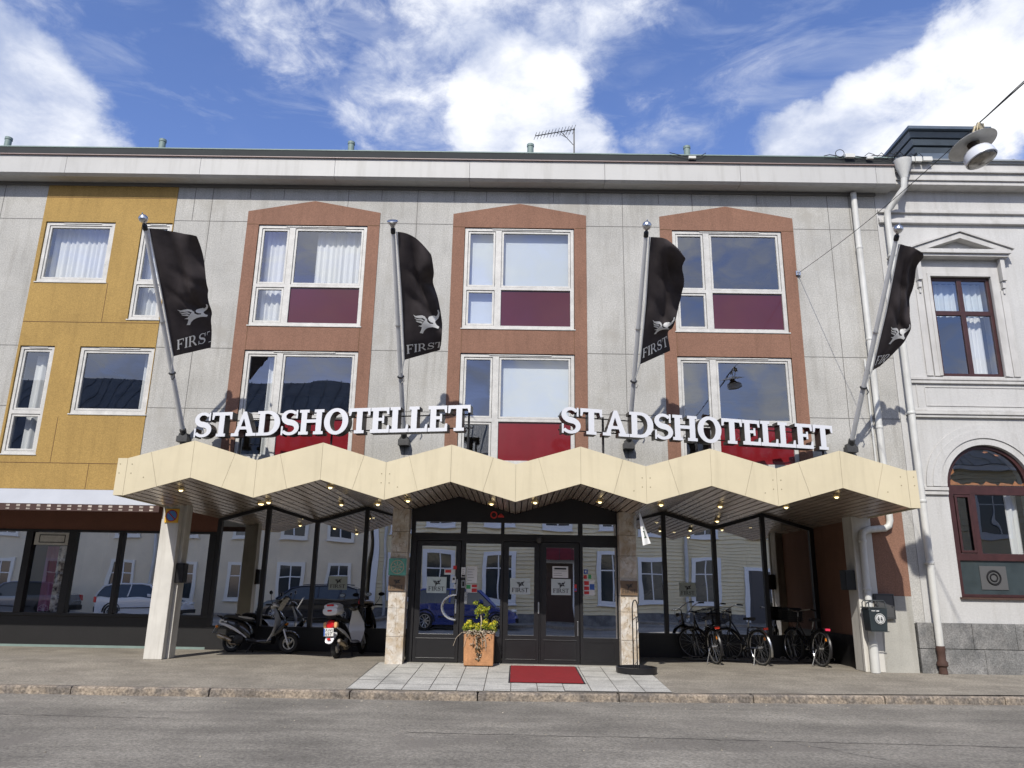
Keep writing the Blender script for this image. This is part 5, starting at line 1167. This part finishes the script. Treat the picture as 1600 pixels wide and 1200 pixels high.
    if basket:
        b = MB(); b.M = Ms; x0, x1, z0, z1, wd = .93, 1.22, .82, 1.06, .19
        for i in range(7):
            z = z0+(z1-z0)*i/6; e = .03*i/6; b.tube([(x0-e, -wd-e, z), (x1+e, -wd-e, z), (x1+e, wd+e, z), (x0-e, wd+e, z), (x0-e, -wd-e, z)], .0045 if i < 6 else .008, 4)
        for i in range(13):
            f = i/12; y = -wd+2*wd*f; e = .03; yy = y*(1+e/wd)
            b.tube([(x1+e, yy, z1), (x1, y, z0), (x0, y, z0), (x0-e, yy, z1)], .0035, 4)
        for i in range(1, 9):
            x = x0+(x1-x0)*i/9
            b.tube([(x, -wd-.03, z1), (x, -wd, z0)], .0035, 4); b.tube([(x, wd+.03, z1), (x, wd, z0)], .0035, 4)
        b.build('basket', black, t)
        if basket == 2:
            b = MB(); b.M = Ms; b.box(.92, 1.23, -.18, .18, .83, 1.12); b.build('bag', mat('bag_black', (.01, .01, .012), .8), t, bevel=.05)
    return t
H = lambda dx, dy: math.atan2(dy, dx)
bicycle((4.14, 1.05, 0), H(-.17, 1.05), R_(-5), R_(52), 'black bicycle nearest the entrance, front wheel turned sideways')
bicycle((5.04, .95, 0), H(-.40, 1.05), R_(-5), R_(30), 'black bicycle in the middle with a wire front basket and chrome rear mudguard', basket=1)
bicycle((6.22, .90, 0), H(-.19, 1.08), R_(3), R_(6), 'black bicycle by the brown flank wall with a filled basket and pink reflector', basket=2, ref=pink)
t = thing('bicycle_rack', 'low galvanised bicycle rack with upright wheel loops under the lobby window', 'bicycle rack', (5.6, 2.0, 0))
b = MB(); b.tube([(-1.9, -.18, .03), (1.1, -.18, .03)], .018, 6); b.tube([(-1.9, .22, .03), (1.1, .22, .03)], .018, 6)
for i in range(6):
    x = -1.6+i*.52
    for d in (0, .09): b.tube([(x+d, -.18, .03), (x+d-.04, .05, .10), (x+d-.10, .10, .46), (x+d-.10, .14, .47), (x+d, .22, .03)], .010, 6)
    b.torus((x+.2, -.18, .05), (0, 1, 0), .06, .012, 10, 5, -90, 90)
b.build('loops', mat('galvanised', (.35, .35, .34), .4, metal=.8, var=.2), t, smooth=True)

# ------------------------------------------------------------------ scooters
silver = mat('scooter_silver', (.72, .72, .73), .3, metal=.05, coat=.5); sblack = mat('scooter_black', (.012, .012, .014), .22, coat=.6); seatm = mat('scooter_seat', (.03, .03, .03), .6); seat2 = mat('scooter_seat_pale', (.62, .60, .52), .6)
whitem = mat('rim_cream', (.55, .53, .46), .35, metal=.2); clear = mat('lamp_clear', (.70, .68, .60), .1, coat=1.); redl = mat('lamp_red', (.60, .01, .015), .1, coat=1.)
platem = mat('plate_white', (.70, .70, .68), .5)
def ring_yz(x, z, wy, hz, n=14, pw=2.6, tilt=0.):
    r = []
    for k in range(n):
        a = 2*math.pi*k/n; c, s_ = math.cos(a), math.sin(a)
        yy = wy*abs(c)**(2/pw)*(1 if c >= 0 else -1); zz_ = hz*abs(s_)**(2/pw)*(1 if s_ >= 0 else -1); r.append((x+zz_*tilt, yy, z+zz_))
    return r
def scooter(loc, heading, lean, label, style):
    t = thing('scooter', label, 'scooter', loc); t.rotation_euler = (lean, 0, heading); R = .215; wb = 1.27
    for x, nm in ((0, 'wheel'), (wb, 'wheel')):
        b = MB(); b.torus((x, 0, R), (0, 1, 0), R-.045, .046, 36, 10); o = b.build(nm, tyre, t, smooth=True)
        b = MB(); b.torus((x, 0, R), (0, 1, 0), R-.09, .018, 30, 8)
        for k in range(3):
            a = k*2.094+.4; pts = [(x, 0, R), (x+.06*math.cos(a), 0, R+.06*math.sin(a)), (x+.125*math.cos(a+.45), 0, R+.125*math.sin(a+.45))]; b.tube(pts, [.028, .02, .016], 8)
        b.tube([(x, -.06, R), (x, .06, R)], .035, 12); b.build('rim', whitem if style == 0 else alu, o, smooth=True)
    main = sblack; acc = silver
    # rear body shell
    b = MB(); st = [(-.30, .62, .045, .03), (-.24, .63, .09, .06), (-.10, .60, .12, .11), (.08, .53, .135, .16), (.25, .46, .14, .17), (.36, .40, .13, .15), (.44, .33, .12, .08)]
    if style: st = [(-.30, .66, .07, .07), (-.22, .66, .13, .11), (-.08, .62, .15, .14), (.08, .55, .155, .18), (.25, .47, .15, .18), (.36, .40, .13, .15), (.44, .33, .12, .08)]
    b.loft([ring_yz(x, z, wy, hz) for x, z, wy, hz in st]); b.build('rear_body', main, t, smooth=True)
    # silver side flash
    b = MB()
    for s_ in (-1, 1):
        b.loft([ring_yz(x, z, .012, hz, 8) for x, z, hz in ((-.30, .60, .012), (-.15, .56, .03), (.05, .49, .035), (.22, .40, .03), (.36, .31, .015))]); n = len(b.v)
        k0 = n-5*8
        for i in range(k0, n): b.v[i] = (b.v[i][0], b.v[i][1]+s_*(.125 if style == 0 else .145)*(1-.12*abs(b.v[i][0]-.1)), b.v[i][2])
    b.build('side_flash', acc, t, smooth=True)
    # floorboard
    b = MB(); b.loft([ring_yz(x, z, wy, hz) for x, z, wy, hz in ((.36, .26, .13, .06), (.55, .235, .15, .055), (.80, .235, .15, .055), (.92, .27, .13, .08))]); b.build('footboard', main, t, smooth=True)
    # leg shield, sweeping up to the steering head
    b = MB(); b.loft([ring_yz(x, z, wy, hz, tilt=ti) for x, z, wy, hz, ti in ((.84, .26, .15, .06, .2), (.92, .38, .175, .07, .3), (.97, .52, .185, .07, .1), (.975, .66, .165, .06, -.1), (.93, .80, .11, .05, -.3), (.88, .90, .07, .04, -.3))]); b.build('leg_shield', acc if style == 0 else silver, t, smooth=True)
    b = MB(); b.loft([ring_yz(x, z, wy, hz, tilt=-.5) for x, z, wy, hz in ((.98, .40, .10, .05), (1.08, .50, .12, .07), (1.15, .60, .10, .06), (1.13, .70, .08, .05), (1.02, .82, .08, .05), (.93, .92, .07, .04))]); b.build('front_fairing', main, t, smooth=True)
    b = MB(); b.loft([ring_yz(x, z, .05, hz, 10) for x, z, hz in ((1.12, .585, .012), (1.19, .60, .025), (1.205, .625, .012))]); b.build('front_indicator', orange, t, smooth=True)
    # fork and front mudguard
    b = MB()
    for s_ in (-1, 1): b.tube([(wb, s_*.075, R), (wb-.06, s_*.07, .36), (1.13, s_*.05, .52)], .02, 8)
    b.build('front_fork', silver, t, smooth=True)
    b = MB(); rg = []
    for a in range(25, 166, 10):
        p = Vector((wb, 0, R))+Vector((math.cos(R_(a)), 0, math.sin(R_(a))))*.245; rg.append([(p.x, -.06, p.z-.03), (p.x, -.045, p.z+.0), (p.x, 0, p.z+.012), (p.x, .045, p.z), (p.x, .06, p.z-.03)])
    b.loft(rg, cap=False, closed=False); b.build('front_mudguard', main, t, smooth=True, flipfix=False)
    # engine, exhaust, shock
    b = MB(); b.lathe([(.06, -.05), (.105, -.04), (.11, .02), (.085, .04), (.04, .05)], 20, TR((.20, -.13, .27)) @ Matrix.Rotation(R_(90), 4, 'X')); b.tube([(.2, -.11, .27), (0, -.10, R)], [.075, .05], 12); b.lathe([(.03, 0), (.06, .01), (.03, .03)], 14, TR((.0, -.13, R)) @ Matrix.Rotation(R_(90), 4, 'X')); b.build('engine', blackp, t, smooth=True)
    s_ = -1 if style == 0 else -1
    b = MB(); b.tube([(.22, s_*.12, .17), (.05, s_*.15, .17), (-.02, s_*.16, .22)], .02, 8); b.tube([(.06, s_*.16, .235), (-.02, s_*.165, .265), (-.24, s_*.17, .345), (-.27, s_*.17, .355)], [.035, .055, .05, .03], 14); b.build('exhaust', mat('exhaust_metal', (.42, .36, .28), .3, metal=.9, var=.4, vs=12), t, smooth=True)
    b = MB(); b.tube([(.02, .10, .22), (-.06, .10, .52)], .022, 8)
    for k in range(7): b.torus((.01-.01*k, .10, .28+.032*k), (-.26, 0, 1), .03, .007, 12, 5)
    b.build('shock_absorber', alu, t, smooth=True)
    # seat
    b = MB(); sp = ((-.24, .73, .07, .025), (-.16, .745, .11, .04), (.0, .735, .13, .045), (.16, .70, .13, .04), (.30, .675, .115, .035), (.42, .665, .08, .025)) if style == 0 else ((-.20, .77, .10, .03), (-.05, .77, .13, .045), (.15, .74, .13, .045), (.32, .71, .11, .04), (.42, .70, .07, .02))
    b.loft([ring_yz(*q) for q in sp]); b.build('seat', seatm, t, smooth=True)
    if style == 0: b = MB(); b.loft([ring_yz(*q) for q in ((.12, .735, .12, .02), (.24, .715, .118, .03), (.36, .70, .09, .026), (.42, .69, .06, .015))]); b.build('seat_insert', seat2, t, smooth=True)
    # handlebar head, mirrors
    b = MB(); b.loft([ring_yz(x, z, wy, hz, tilt=-.5) for x, z, wy, hz in ((.80, .93, .05, .03), (.83, .97, .11, .05), (.88, 1.0, .13, .055), (.95, .99, .10, .05), (.99, .96, .05, .03))]); b.build('handlebar_cover', acc if style == 0 else main, t, smooth=True)
    b = MB()
    b.tube([(.86, -.1, .98), (.86, .1, .98)], .012, 6)
    for s_ in (-1, 1): b.tube([(.86, s_*.08, .98), (.83, s_*.20, .99), (.80, s_*.32, .98)], [.014, .016, .018], 8); b.tube([(.86, s_*.18, 1.0), (.93, s_*.28, 1.0)], .006, 5); b.tube([(.88, s_*.15, 1.0), (.86, s_*.24, 1.12), (.87, s_*.27, 1.2)], .007, 6)
    b.build('handlebar', black, t, smooth=True)
    for s_ in (-1, 1):
        b = MB(); b.loft([ring_yz(x, z, wy, hz, 12, 2.) for x, z, wy, hz in ((.86, 1.235, .04, .02), (.875, 1.235, .075, .045), (.89, 1.235, .055, .03))]); n = len(b.v); b.v = [(v[0], v[1]+s_*.30, v[2]) for v in b.v]; o = b.build('mirror', sblack, t, smooth=True)
        b = MB(); b.loft([[(.857, s_*.30+.062*math.cos(a), 1.235+.036*math.sin(a)) for a in [2*math.pi*k/12 for k in range(12)]], [(.861, s_*.30+.062*math.cos(a), 1.235+.036*math.sin(a)) for a in [2*math.pi*k/12 for k in range(12)]]]); b.build('mirror_glass', mat('mirror_glass', (.85, .85, .8), .05, metal=1.) if 'mirror_glass' not in MATS else MATS['mirror_glass'], o)
    if style == 0:
        b = MB(); b.add([(.93, -.14, 1.0), (.93, .14, 1.0), (1.12, .17, 1.15), (1.12, -.17, 1.15), (.98, -.12, .88), (.98, .12, .88)], [(0, 1, 2, 3), (4, 5, 2, 3)]); b.build('windscreen', mat('smoked_screen', (.03, .03, .02), .15, coat=1.), t)
        b = MB(); b.loft([ring_yz(x, z, wy, hz, 10) for x, z, wy, hz in ((-.355, .615, .03, .02), (-.33, .63, .06, .045), (-.28, .65, .07, .05))]); b.build('tail_lamp', clear, t, smooth=True)
        b = MB(); b.tube([(-.22, -.06, .66), (-.36, -.06, .74), (-.36, .06, .74), (-.22, .06, .66)], .012, 6); b.tube([(-.30, .0, .70), (-.42, 0, .76)], .010, 6); b.build('grab_rail', black, t, smooth=True)
        b = MB(); b.hexa([(-.36, -.09, .56), (-.36, .09, .56), (-.355, .09, .56), (-.355, -.09, .56)], [(-.44, -.09, .38), (-.44, .09, .38), (-.435, .09, .38), (-.435, -.09, .38)]); b.build('number_plate', platem, t)
        b = MB(); b.lathe([(.001, 0), (.03, .005), (.03, .02), (.01, .03)], 12, TR((-.34, -.1, .52)) @ Matrix.Rotation(R_(90), 4, 'X')); b.build('rear_indicator', orange, t, smooth=True)
        b = MB(); 
        for i, x in enumerate((.0, .09)): b.box(-.24+x*.8, -.18+x*.8, -.152, -.145, .635-x*.3, .665-x*.3)
        b.build('side_badge', platem, t)
    else:
        b = MB(); b.loft([ring_yz(x, z, wy, hz, 16) for x, z, wy, hz in ((-.37, .92, .12, .05), (-.35, .92, .16, .08), (-.22, .93, .185, .10), (-.06, .93, .17, .09), (-.01, .92, .12, .05))]); b.build('top_box', silver, t, smooth=True)
        b = MB(); b.loft([ring_yz(x, z, wy, hz, 16) for x, z, wy, hz in ((-.35, 1.0, .10, .02), (-.32, 1.01, .15, .05), (-.20, 1.02, .17, .065), (-.06, 1.01, .15, .05), (-.02, 1., .1, .02))]); b.build('top_box_lid', silver, t, smooth=True)
        b = MB(); b.box(-.365, -.33, -.075, .075, 1.015, 1.055); b.box(-.385, -.36, -.05, .05, .915, .95); b.build('box_reflector', redl, t, bevel=.012)
        b = MB(); b.box(-.30, -.05, -.10, .10, .80, .83); b.tube([(-.12, -.09, .8), (-.2, -.14, .72)], .012, 6); b.tube([(-.12, .09, .8), (-.2, .14, .72)], .012, 6); b.build('box_rack', black, t)
        b = MB(); b.loft([ring_yz(x, z, wy, hz, 14) for x, z, wy, hz in ((-.36, .66, .06, .06), (-.34, .66, .085, .075), (-.28, .67, .09, .085))]); b.build('tail_lamp', redl, t, smooth=True)
        b = MB()
        for s_ in (-1, 1): b.loft([[(v[0], v[1]+s_*.115, v[2]) for v in ring_yz(x, z, wy, hz, 10)] for x, z, wy, hz in ((-.345, .655, .02, .045), (-.33, .655, .035, .06), (-.26, .66, .035, .06))])
        b.build('rear_indicator', mat('lamp_amber', (.75, .42, .18), .15, coat=1.), t, smooth=True)
        b = MB(); b.loft([ring_yz(x, z, wy, hz, 14, tilt=.3) for x, z, wy, hz in ((-.36, .33, .05, .03), (-.35, .38, .09, .07), (-.30, .43, .10, .08), (-.2, .47, .10, .06))]); b.build('rear_mudguard', silver, t, smooth=True)
        b = MB(); b.box(-.385, -.375, -.035, .035, .37, .41); b.build('rear_reflector', redl, t, bevel=.006)
        b = MB(); b.box(-.395, -.388, -.105, .105, .445, .60); o = b.build('number_plate', platem, t, bevel=.004)
        b = MB(); b.box(-.3965, -.3952, .075, .103, .45, .595); b.build('plate_band', bluem, o)
        for txt, z, sz in (('AWJ', .53, .072), ('697', .455, .082)):
            cu = bpy.data.curves.new('plate_text', 'FONT'); cu.body = txt; cu.size = sz*1.15; cu.align_x = 'CENTER'; cu.extrude = .001
            tmp = bpy.data.objects.new('plate_text', cu); col.objects.link(tmp); dg = bpy.context.evaluated_depsgraph_get(); me = bpy.data.meshes.new_from_object(tmp.evaluated_get(dg)); bpy.data.objects.remove(tmp)
            me.materials.clear(); me.materials.append(plt); o2 = bpy.data.objects.new('plate_text', me); col.objects.link(o2); o2.parent = o; o2.location = (-.3972, -.01 if txt == 'AWJ' else 0, z); o2.rotation_euler = (R_(90), 0, R_(-90))
        b = MB(); b.lathe([(.09, -.02), (.095, .03), (.06, .06)], 20, TR((.1, -.15, .30)) @ Matrix.Rotation(R_(90), 4, 'X')); b.build('engine_cover', sblack, t, smooth=True)
        b = MB(); b.tube([(.25, .08, .2), (.22, .2, .02)], .012, 6); b.build('side_stand', alu, t)
    b = MB(); b.tube([(.5, .1, .2), (.42, .15, .01)], .012, 6); b.tube([(.5, -.1, .2), (.42, -.15, .01)], .012, 6); b.build('centre_stand', black, t)
    return t
# the first stands side-on with its right side to the camera, the second shows its rear
scooter((-6.06, 1.86, 0), math.atan2(-.14, 1.27), R_(-4), 'silver and black scooter parked side-on in front of the lobby glass, with cream wheel rims', 0)
scooter((-3.56, .86, 0), H(.22, 1.), R_(-3), 'black scooter seen from behind with silver top box and red tail lamp', 1)

# ------------------------------------------------------------------ the other side of the street (seen mirrored in the glass)
OY = -20.6
beige = mat('beige_render', (.80, .69, .50), .9, var=.12, vs=.7, var2=.08, bump=.1); beige_t = mat('beige_trim', (.82, .78, .68), .8); wd_y = mat('weatherboard_yellow', (.82, .71, .46), .8, var=.1, vs=1.2)
wgl = mat('window_dark', (.03, .04, .045), .08, spec=.8); wht = mat('joinery_white', (.82, .82, .80), .6)
ha = thing('beige_house', 'beige rendered house across the street, mirrored in the left shop windows', 'house', (-17, OY, 0))
b = MB(); b.box(-62, -7.75, OY-9, OY-.02, -.2, 7.0); rel(b, ha).build('wall', beige, ha)
b = MB(); b.box(-62.3, -7.6, OY-.3, OY+.25, 6.8, 7.0); rel(b, ha).build('cornice', beige_t, ha)
def gable_roof(x0, x1, y0, y1, z0, z1):
    b = MB(); ym = (y0+y1)/2; b.add([(x0, y0, z0), (x1, y0, z0), (x1, y1, z0), (x0, y1, z0), (x0, ym, z1), (x1, ym, z1)], [(0, 3, 2, 1), (0, 1, 5, 4), (2, 3, 4, 5), (0, 4, 3), (1, 2, 5)])
    x = x0+.3
    while x < x1-.1:
        b.hexa([(x, y1, z0), (x+.04, y1, z0), (x+.04, ym, z1), (x, ym, z1)], [(x, y1, z0+.06), (x+.04, y1, z0+.06), (x+.04, ym, z1+.06), (x, ym, z1+.06)]); x += .62
    return b
rel(gable_roof(-62.3, -7.6, OY-9.3, OY+.3, 7.01, 12.3), ha).build('roof', rooft, ha)
def owin(par, x, z0, z1, w_, trim, ww=.16):
    b = MB(); b.ext(shape([rect(x-w_/2-ww, z0-ww, x+w_/2+ww, z1+ww)], [rect(x-w_/2, z0, x+w_/2, z1)]), OY+.08, OY-.05); b.box(x-w_/2-ww-.05, x+w_/2+ww+.05, OY-.05, OY+.12, z0-ww-.05, z0-ww); f = rel(b, par).build('window', trim, par)
    b = MB(); b.box(x-.03, x+.03, OY-.01, OY+.06, z0+.01, z1-.01); b.box(x-w_/2, x-.031, OY-.01, OY+.06, z0+(z1-z0)*.66, z0+(z1-z0)*.66+.05); b.box(x+.031, x+w_/2, OY-.01, OY+.06, z0+(z1-z0)*.66, z0+(z1-z0)*.66+.05); rel(b, par).build('mullion', wht, f)
    b = MB(); b.box(x-w_/2-.01, x+w_/2+.01, OY-.015, OY+.038, z0, z1); rel(b, par).build('pane', wgl, f)
for x in (-54, -48, -43, -38.5, -34, -30, -27, -24, -20.6, -17.4, -14.3, -11.7, -9.2):
    owin(ha, x, .75, 2.45, 1.05, beige_t); owin(ha, x, 3.9, 5.6, 1.05, beige_t)
b = MB(); b.tube([(-19.0, OY+.12, 6.8), (-19.0, OY+.12, -.05)], .07, 10); rel(b, ha).build('downpipe', MATS['pipe_white'], ha, smooth=True)
hb_ = thing('weatherboard_house', 'pale yellow weatherboard house across the street, mirrored in the entrance doors', 'house', (4, OY, 0))
b = MB(); b.box(-7.5, 36, OY-9, OY-.03, -.2, 7.3)
z = .35
while z < 7.3: b.hexa([(-7.5, OY-.03, z), (36, OY-.03, z), (36, OY+.03, z), (-7.5, OY+.03, z)], [(-7.5, OY-.03, z+.17), (36, OY-.03, z+.17), (36, OY-.01, z+.17), (-7.5, OY-.01, z+.17)]); z += .18
rel(b, hb_).build('wall', wd_y, hb_)
b = MB(); b.box(-7.5, 36, OY-.03, OY+.05, -.2, .34); rel(b, hb_).build('plinth', MATS['granite_plinth'], hb_)
b = MB(); b.box(-7.6, 36.2, OY-.3, OY+.3, 7.3, 7.5); b.box(-7.5, -7.2, OY-.0, OY+.09, .3, 7.3); rel(b, hb_).build('cornice', wht, hb_)
rel(gable_roof(-7.6, 36.3, OY-9.3, OY+.35, 7.51, 10.4), hb_).build('roof', rooft, hb_)
for x in (-5.9, -3.5, -.7, 4.6, 7.2, 10.0, 15.8, 19, 22.5, 26): owin(hb_, x, 1.0, 2.95, 1.15, wht, .2)
for x in (-5.9, -3.5, -.7, 2.0, 4.6, 7.2, 10.0, 13., 15.8, 19, 22.5, 26): owin(hb_, x, 4.4, 6.1, 1.05, wht, .18)
b = MB(); b.box(1.35, 2.75, OY+.0, OY+.06, .0, 2.6); o = rel(b, hb_).build('door', mat('door_dark', (.04, .02, .015), .4), hb_); b = MB(); b.ext(shape([rect(1.15, 0, 2.95, 2.8)], [rect(1.35, -.1, 2.75, 2.6)]), OY+.09, OY-.02); rel(b, hb_).build('door_frame', wht, hb_)
b = MB(); b.box(12.2, 13.4, OY+.0, OY+.06, .0, 2.5); rel(b, hb_).build('door', mat('door_grey', (.05, .05, .055), .4), hb_); b = MB(); b.ext(shape([rect(12.0, 0, 13.6, 2.7)], [rect(12.2, -.1, 13.4, 2.5)]), OY+.09, OY-.02); rel(b, hb_).build('door_frame', wht, hb_)
b = MB(); b.tube([(-6.8, OY+.14, 7.3), (-6.8, OY+.14, -.05)], .075, 10); b.tube([(9., OY+.14, 7.3), (9., OY+.14, -.05)], .075, 10); rel(b, hb_).build('downpipe', MATS['pipe_white'], hb_, smooth=True)
b = MB(); b.box(9.4, 10.0, OY-1.6, OY-1.0, 7.6, 9.9); b.box(9.35, 10.05, OY-1.65, OY-.95, 9.9, 10.0); b.tube([(7.25, OY-.7, 7.9), (7.25, OY-.7, 8.85)], .04, 8); rel(b, hb_).build('chimney', MATS['roughcast_terracotta'], hb_)
t = thing('door_awning', 'dark red domed awning over the door of the weatherboard house, mirrored in the right-hand door', 'awning', (2.05, OY, 2.7))
b = MB(); rg = []
for k in range(9):
    a = R_(90*k/8); rg.append([(.95*math.cos(R_(p))*(1.0), .95*math.cos(a), .75*math.sin(a)*math.sin(R_(p))) for p in range(0, 181, 15)])
b.loft(rg, cap=False, closed=False); b.build('canvas', mat('awning_red', (.16, .012, .015), .8, var=.2, vs=6), t, smooth=True, flipfix=False)
b = MB()
for p in (20, 50, 90, 130, 160): b.tube([(.95*math.cos(R_(p)), .955*math.cos(R_(90*k/8)), .755*math.sin(R_(90*k/8))*math.sin(R_(p))) for k in range(9)], .012, 5)
b.build('rib', blackp, t)
# parked cars
def car(loc, label, paint, Lc=4.6, Hc=1.58, kind='hatch', flip=False, grp='cars parked along the far kerb'):
    t = thing('parked_car', label, 'car', loc, math.pi if flip else 0., group=grp); hw = .92; k = Hc/1.45
    def ring(x, z0, z1, w0, w1, n=10):
        # rounded section: sill to belt
        r = [(x, -w0, z0), (x, -w0*1.0, z0+.15), (x, -hw*min(w1, 1), (z0+z1)*.55), (x, -w1*hw*.97, z1-.03), (x, -w1*hw*.90, z1), (x, w1*hw*.90, z1), (x, w1*hw*.97, z1-.03), (x, hw*min(w1, 1), (z0+z1)*.55), (x, w0, z0+.15), (x, w0, z0)]
        return r
    h = Lc/2; b = MB(); zb = .92*k
    st = [(-h, .38, zb*.70, .72, .80), (-h+.06, .28, zb*.93, .80, .90), (-h+.35, .22, zb, .86, .97), (-h*.4, .20, zb*1.0, .88, 1.), (h*.2, .20, zb*.98, .88, 1.), (h-1.15, .20, zb*.97, .88, .99), (h-.45, .22, zb*.86, .86, .95), (h-.10, .28, zb*.72, .78, .86), (h, .38, zb*.58, .70, .74)]
    b.loft([ring(*s_) for s_ in st]); body = b.build('body', paint, t, smooth=30)
    tail = -h+.12 if kind != 'sedan' else -h+.75; rf = Hc
    prof = [(tail, zb-.03), (tail+(.32 if kind == 'hatch' else .16), rf-.10), (tail+.55, rf-.02), (h-2.0, rf), (h-1.62, rf-.08), (h-.95, zb-.06)]
    b = MB(); wtop = .66; n = len(prof)
    def wy(z): return .88-(z-zb)/(rf-zb)*.20
    b.add([(x, -wy(z), z) for x, z in prof]+[(x, wy(z), z) for x, z in prof], [tuple(range(n))[::-1], tuple(range(n, 2*n))]+[(i, i+1, n+i+1, n+i) for i in range(n-1)]+[(n-1, 0, n, 2*n-1)])
    gh = b.build('window_band', wgl, t, smooth=20)
    b = MB(); b.add([(x, s_*(wy(z)+.012)*1., z+.012) for s_ in (-1, 1) for x, z in prof[1:5]], [(0, 1, 5, 4), (1, 2, 6, 5), (2, 3, 7, 6)])
    for s_ in (-1, 1):
        for (xa, za), (xb_, zb_) in ((prof[0], prof[1]), (prof[4], prof[5])): b.tube([(xa, s_*(wy(za)+.005), za), (xb_, s_*(wy(zb_)+.005), zb_)], .045, 6)
        b.tube([(x, s_*(wy(z)+.005), z-.02) for x, z in prof[1:5]], .04, 6)
        xm = (tail+h-.95)/2; b.tube([(xm-.05, s_*(wy(zb)+.01), zb), (xm-.02, s_*(wy(rf)+.01), rf-.05)], .04, 6)
        if kind == 'estate': b.tube([(tail+.95, s_*(wy(zb)+.01), zb), (tail+.85, s_*(wy(rf)+.01), rf-.05)], .05, 6); b.tube([(tail+.5, s_*.6, rf+.06), (h-2.1, s_*.6, rf+.05)], .02, 6)
    b.build('roof', paint, t, smooth=True, flipfix=False)
    for x in (-h+.85, h-.88):
        for s_ in (-1, 1):
            b = MB(); b.lathe([(.20, -.11), (.32, -.10), (.345, -.06), (.345, .06), (.32, .10), (.20, .09)], 28, TR((x, s_*.80, .34)) @ Matrix.Rotation(R_(90), 4, 'X')); w_ = b.build('wheel', tyre, t, smooth=True)
            b = MB(); c = (x, s_*.905, .34); b.torus(c, (0, 1, 0), .215, .02, 24, 6)
            for q in range(9): a = q*.698; b.tube([(x, s_*.90, .34), (x+.2*math.cos(a), s_*.905, .34+.2*math.sin(a))], .018, 5)
            b.tube([(x, s_*.86, .34), (x, s_*.92, .34)], .05, 10); b.build('rim', alu, w_)
            b = MB(); b.torus((x, s_*.90, .34), (0, 1, 0), .385, .03, 20, 5, -95, 95); b.build('wheel_arch', blackp, t)
    b = MB()
    for s_ in (-1, 1): b.loft([[(h-.22+dx, s_*(.66+.12*math.cos(a)), .68*k+.07*math.sin(a)) for a in [2*math.pi*q/12 for q in range(12)]] for dx in (.0, .18)])
    b.build('headlight', clear, t, smooth=True)
    b = MB()
    for s_ in (-1, 1): b.box(-h-.0, -h+.14, min(s_*.62, s_*.86), max(s_*.62, s_*.86), .62*k, .86*k)
    b.build('tail_light', redl, t, bevel=.02)
    b = MB(); b.box(h-.06, h+.03, -.78, .78, .28, .46); b.box(-h-.03, -h+.06, -.78, .78, .3, .5); b.box(-.9, .9, -.935, -.91, .45, .49); b.box(-.9, .9, .91, .935, .45, .49); b.build('bumper', blackp, t, bevel=.02)
    for s_ in (-1, 1): b = MB(); b.box(h-1.55, h-1.38, min(s_*.92, s_*1.08), max(s_*.92, s_*1.08), zb+.0, zb+.14); b.build('door_mirror', paint, t, bevel=.03)
    return t
cp = lambda n, c, m=.3: mat(n, c, .25, metal=m, coat=1.)
CYR = -17.35
car((-2.15, CYR, -.19), 'dark blue hatchback parked across the street, mirrored in the entrance doors', cp('paint_blue', (.03, .055, .26)))
car((-9.6, CYR, -.19), 'black estate car parked across the street, mirrored behind the scooters', cp('paint_black', (.012, .012, .015)), Lc=4.9, Hc=1.62, kind='estate', flip=True)
car((-17.6, CYR, -.19), 'white small hatchback parked across the street, mirrored behind the left column', cp('paint_white', (.60, .61, .62), .0), Lc=4.1, Hc=1.58)
car((-23.4, CYR, -.19), 'grey saloon parked across the street, mirrored in the far left shop window', cp('paint_grey', (.16, .17, .19)), kind='sedan', flip=True)

# building group touches: fascia awning trim etc. kept in the hotel
bpy.context.view_layer.update()
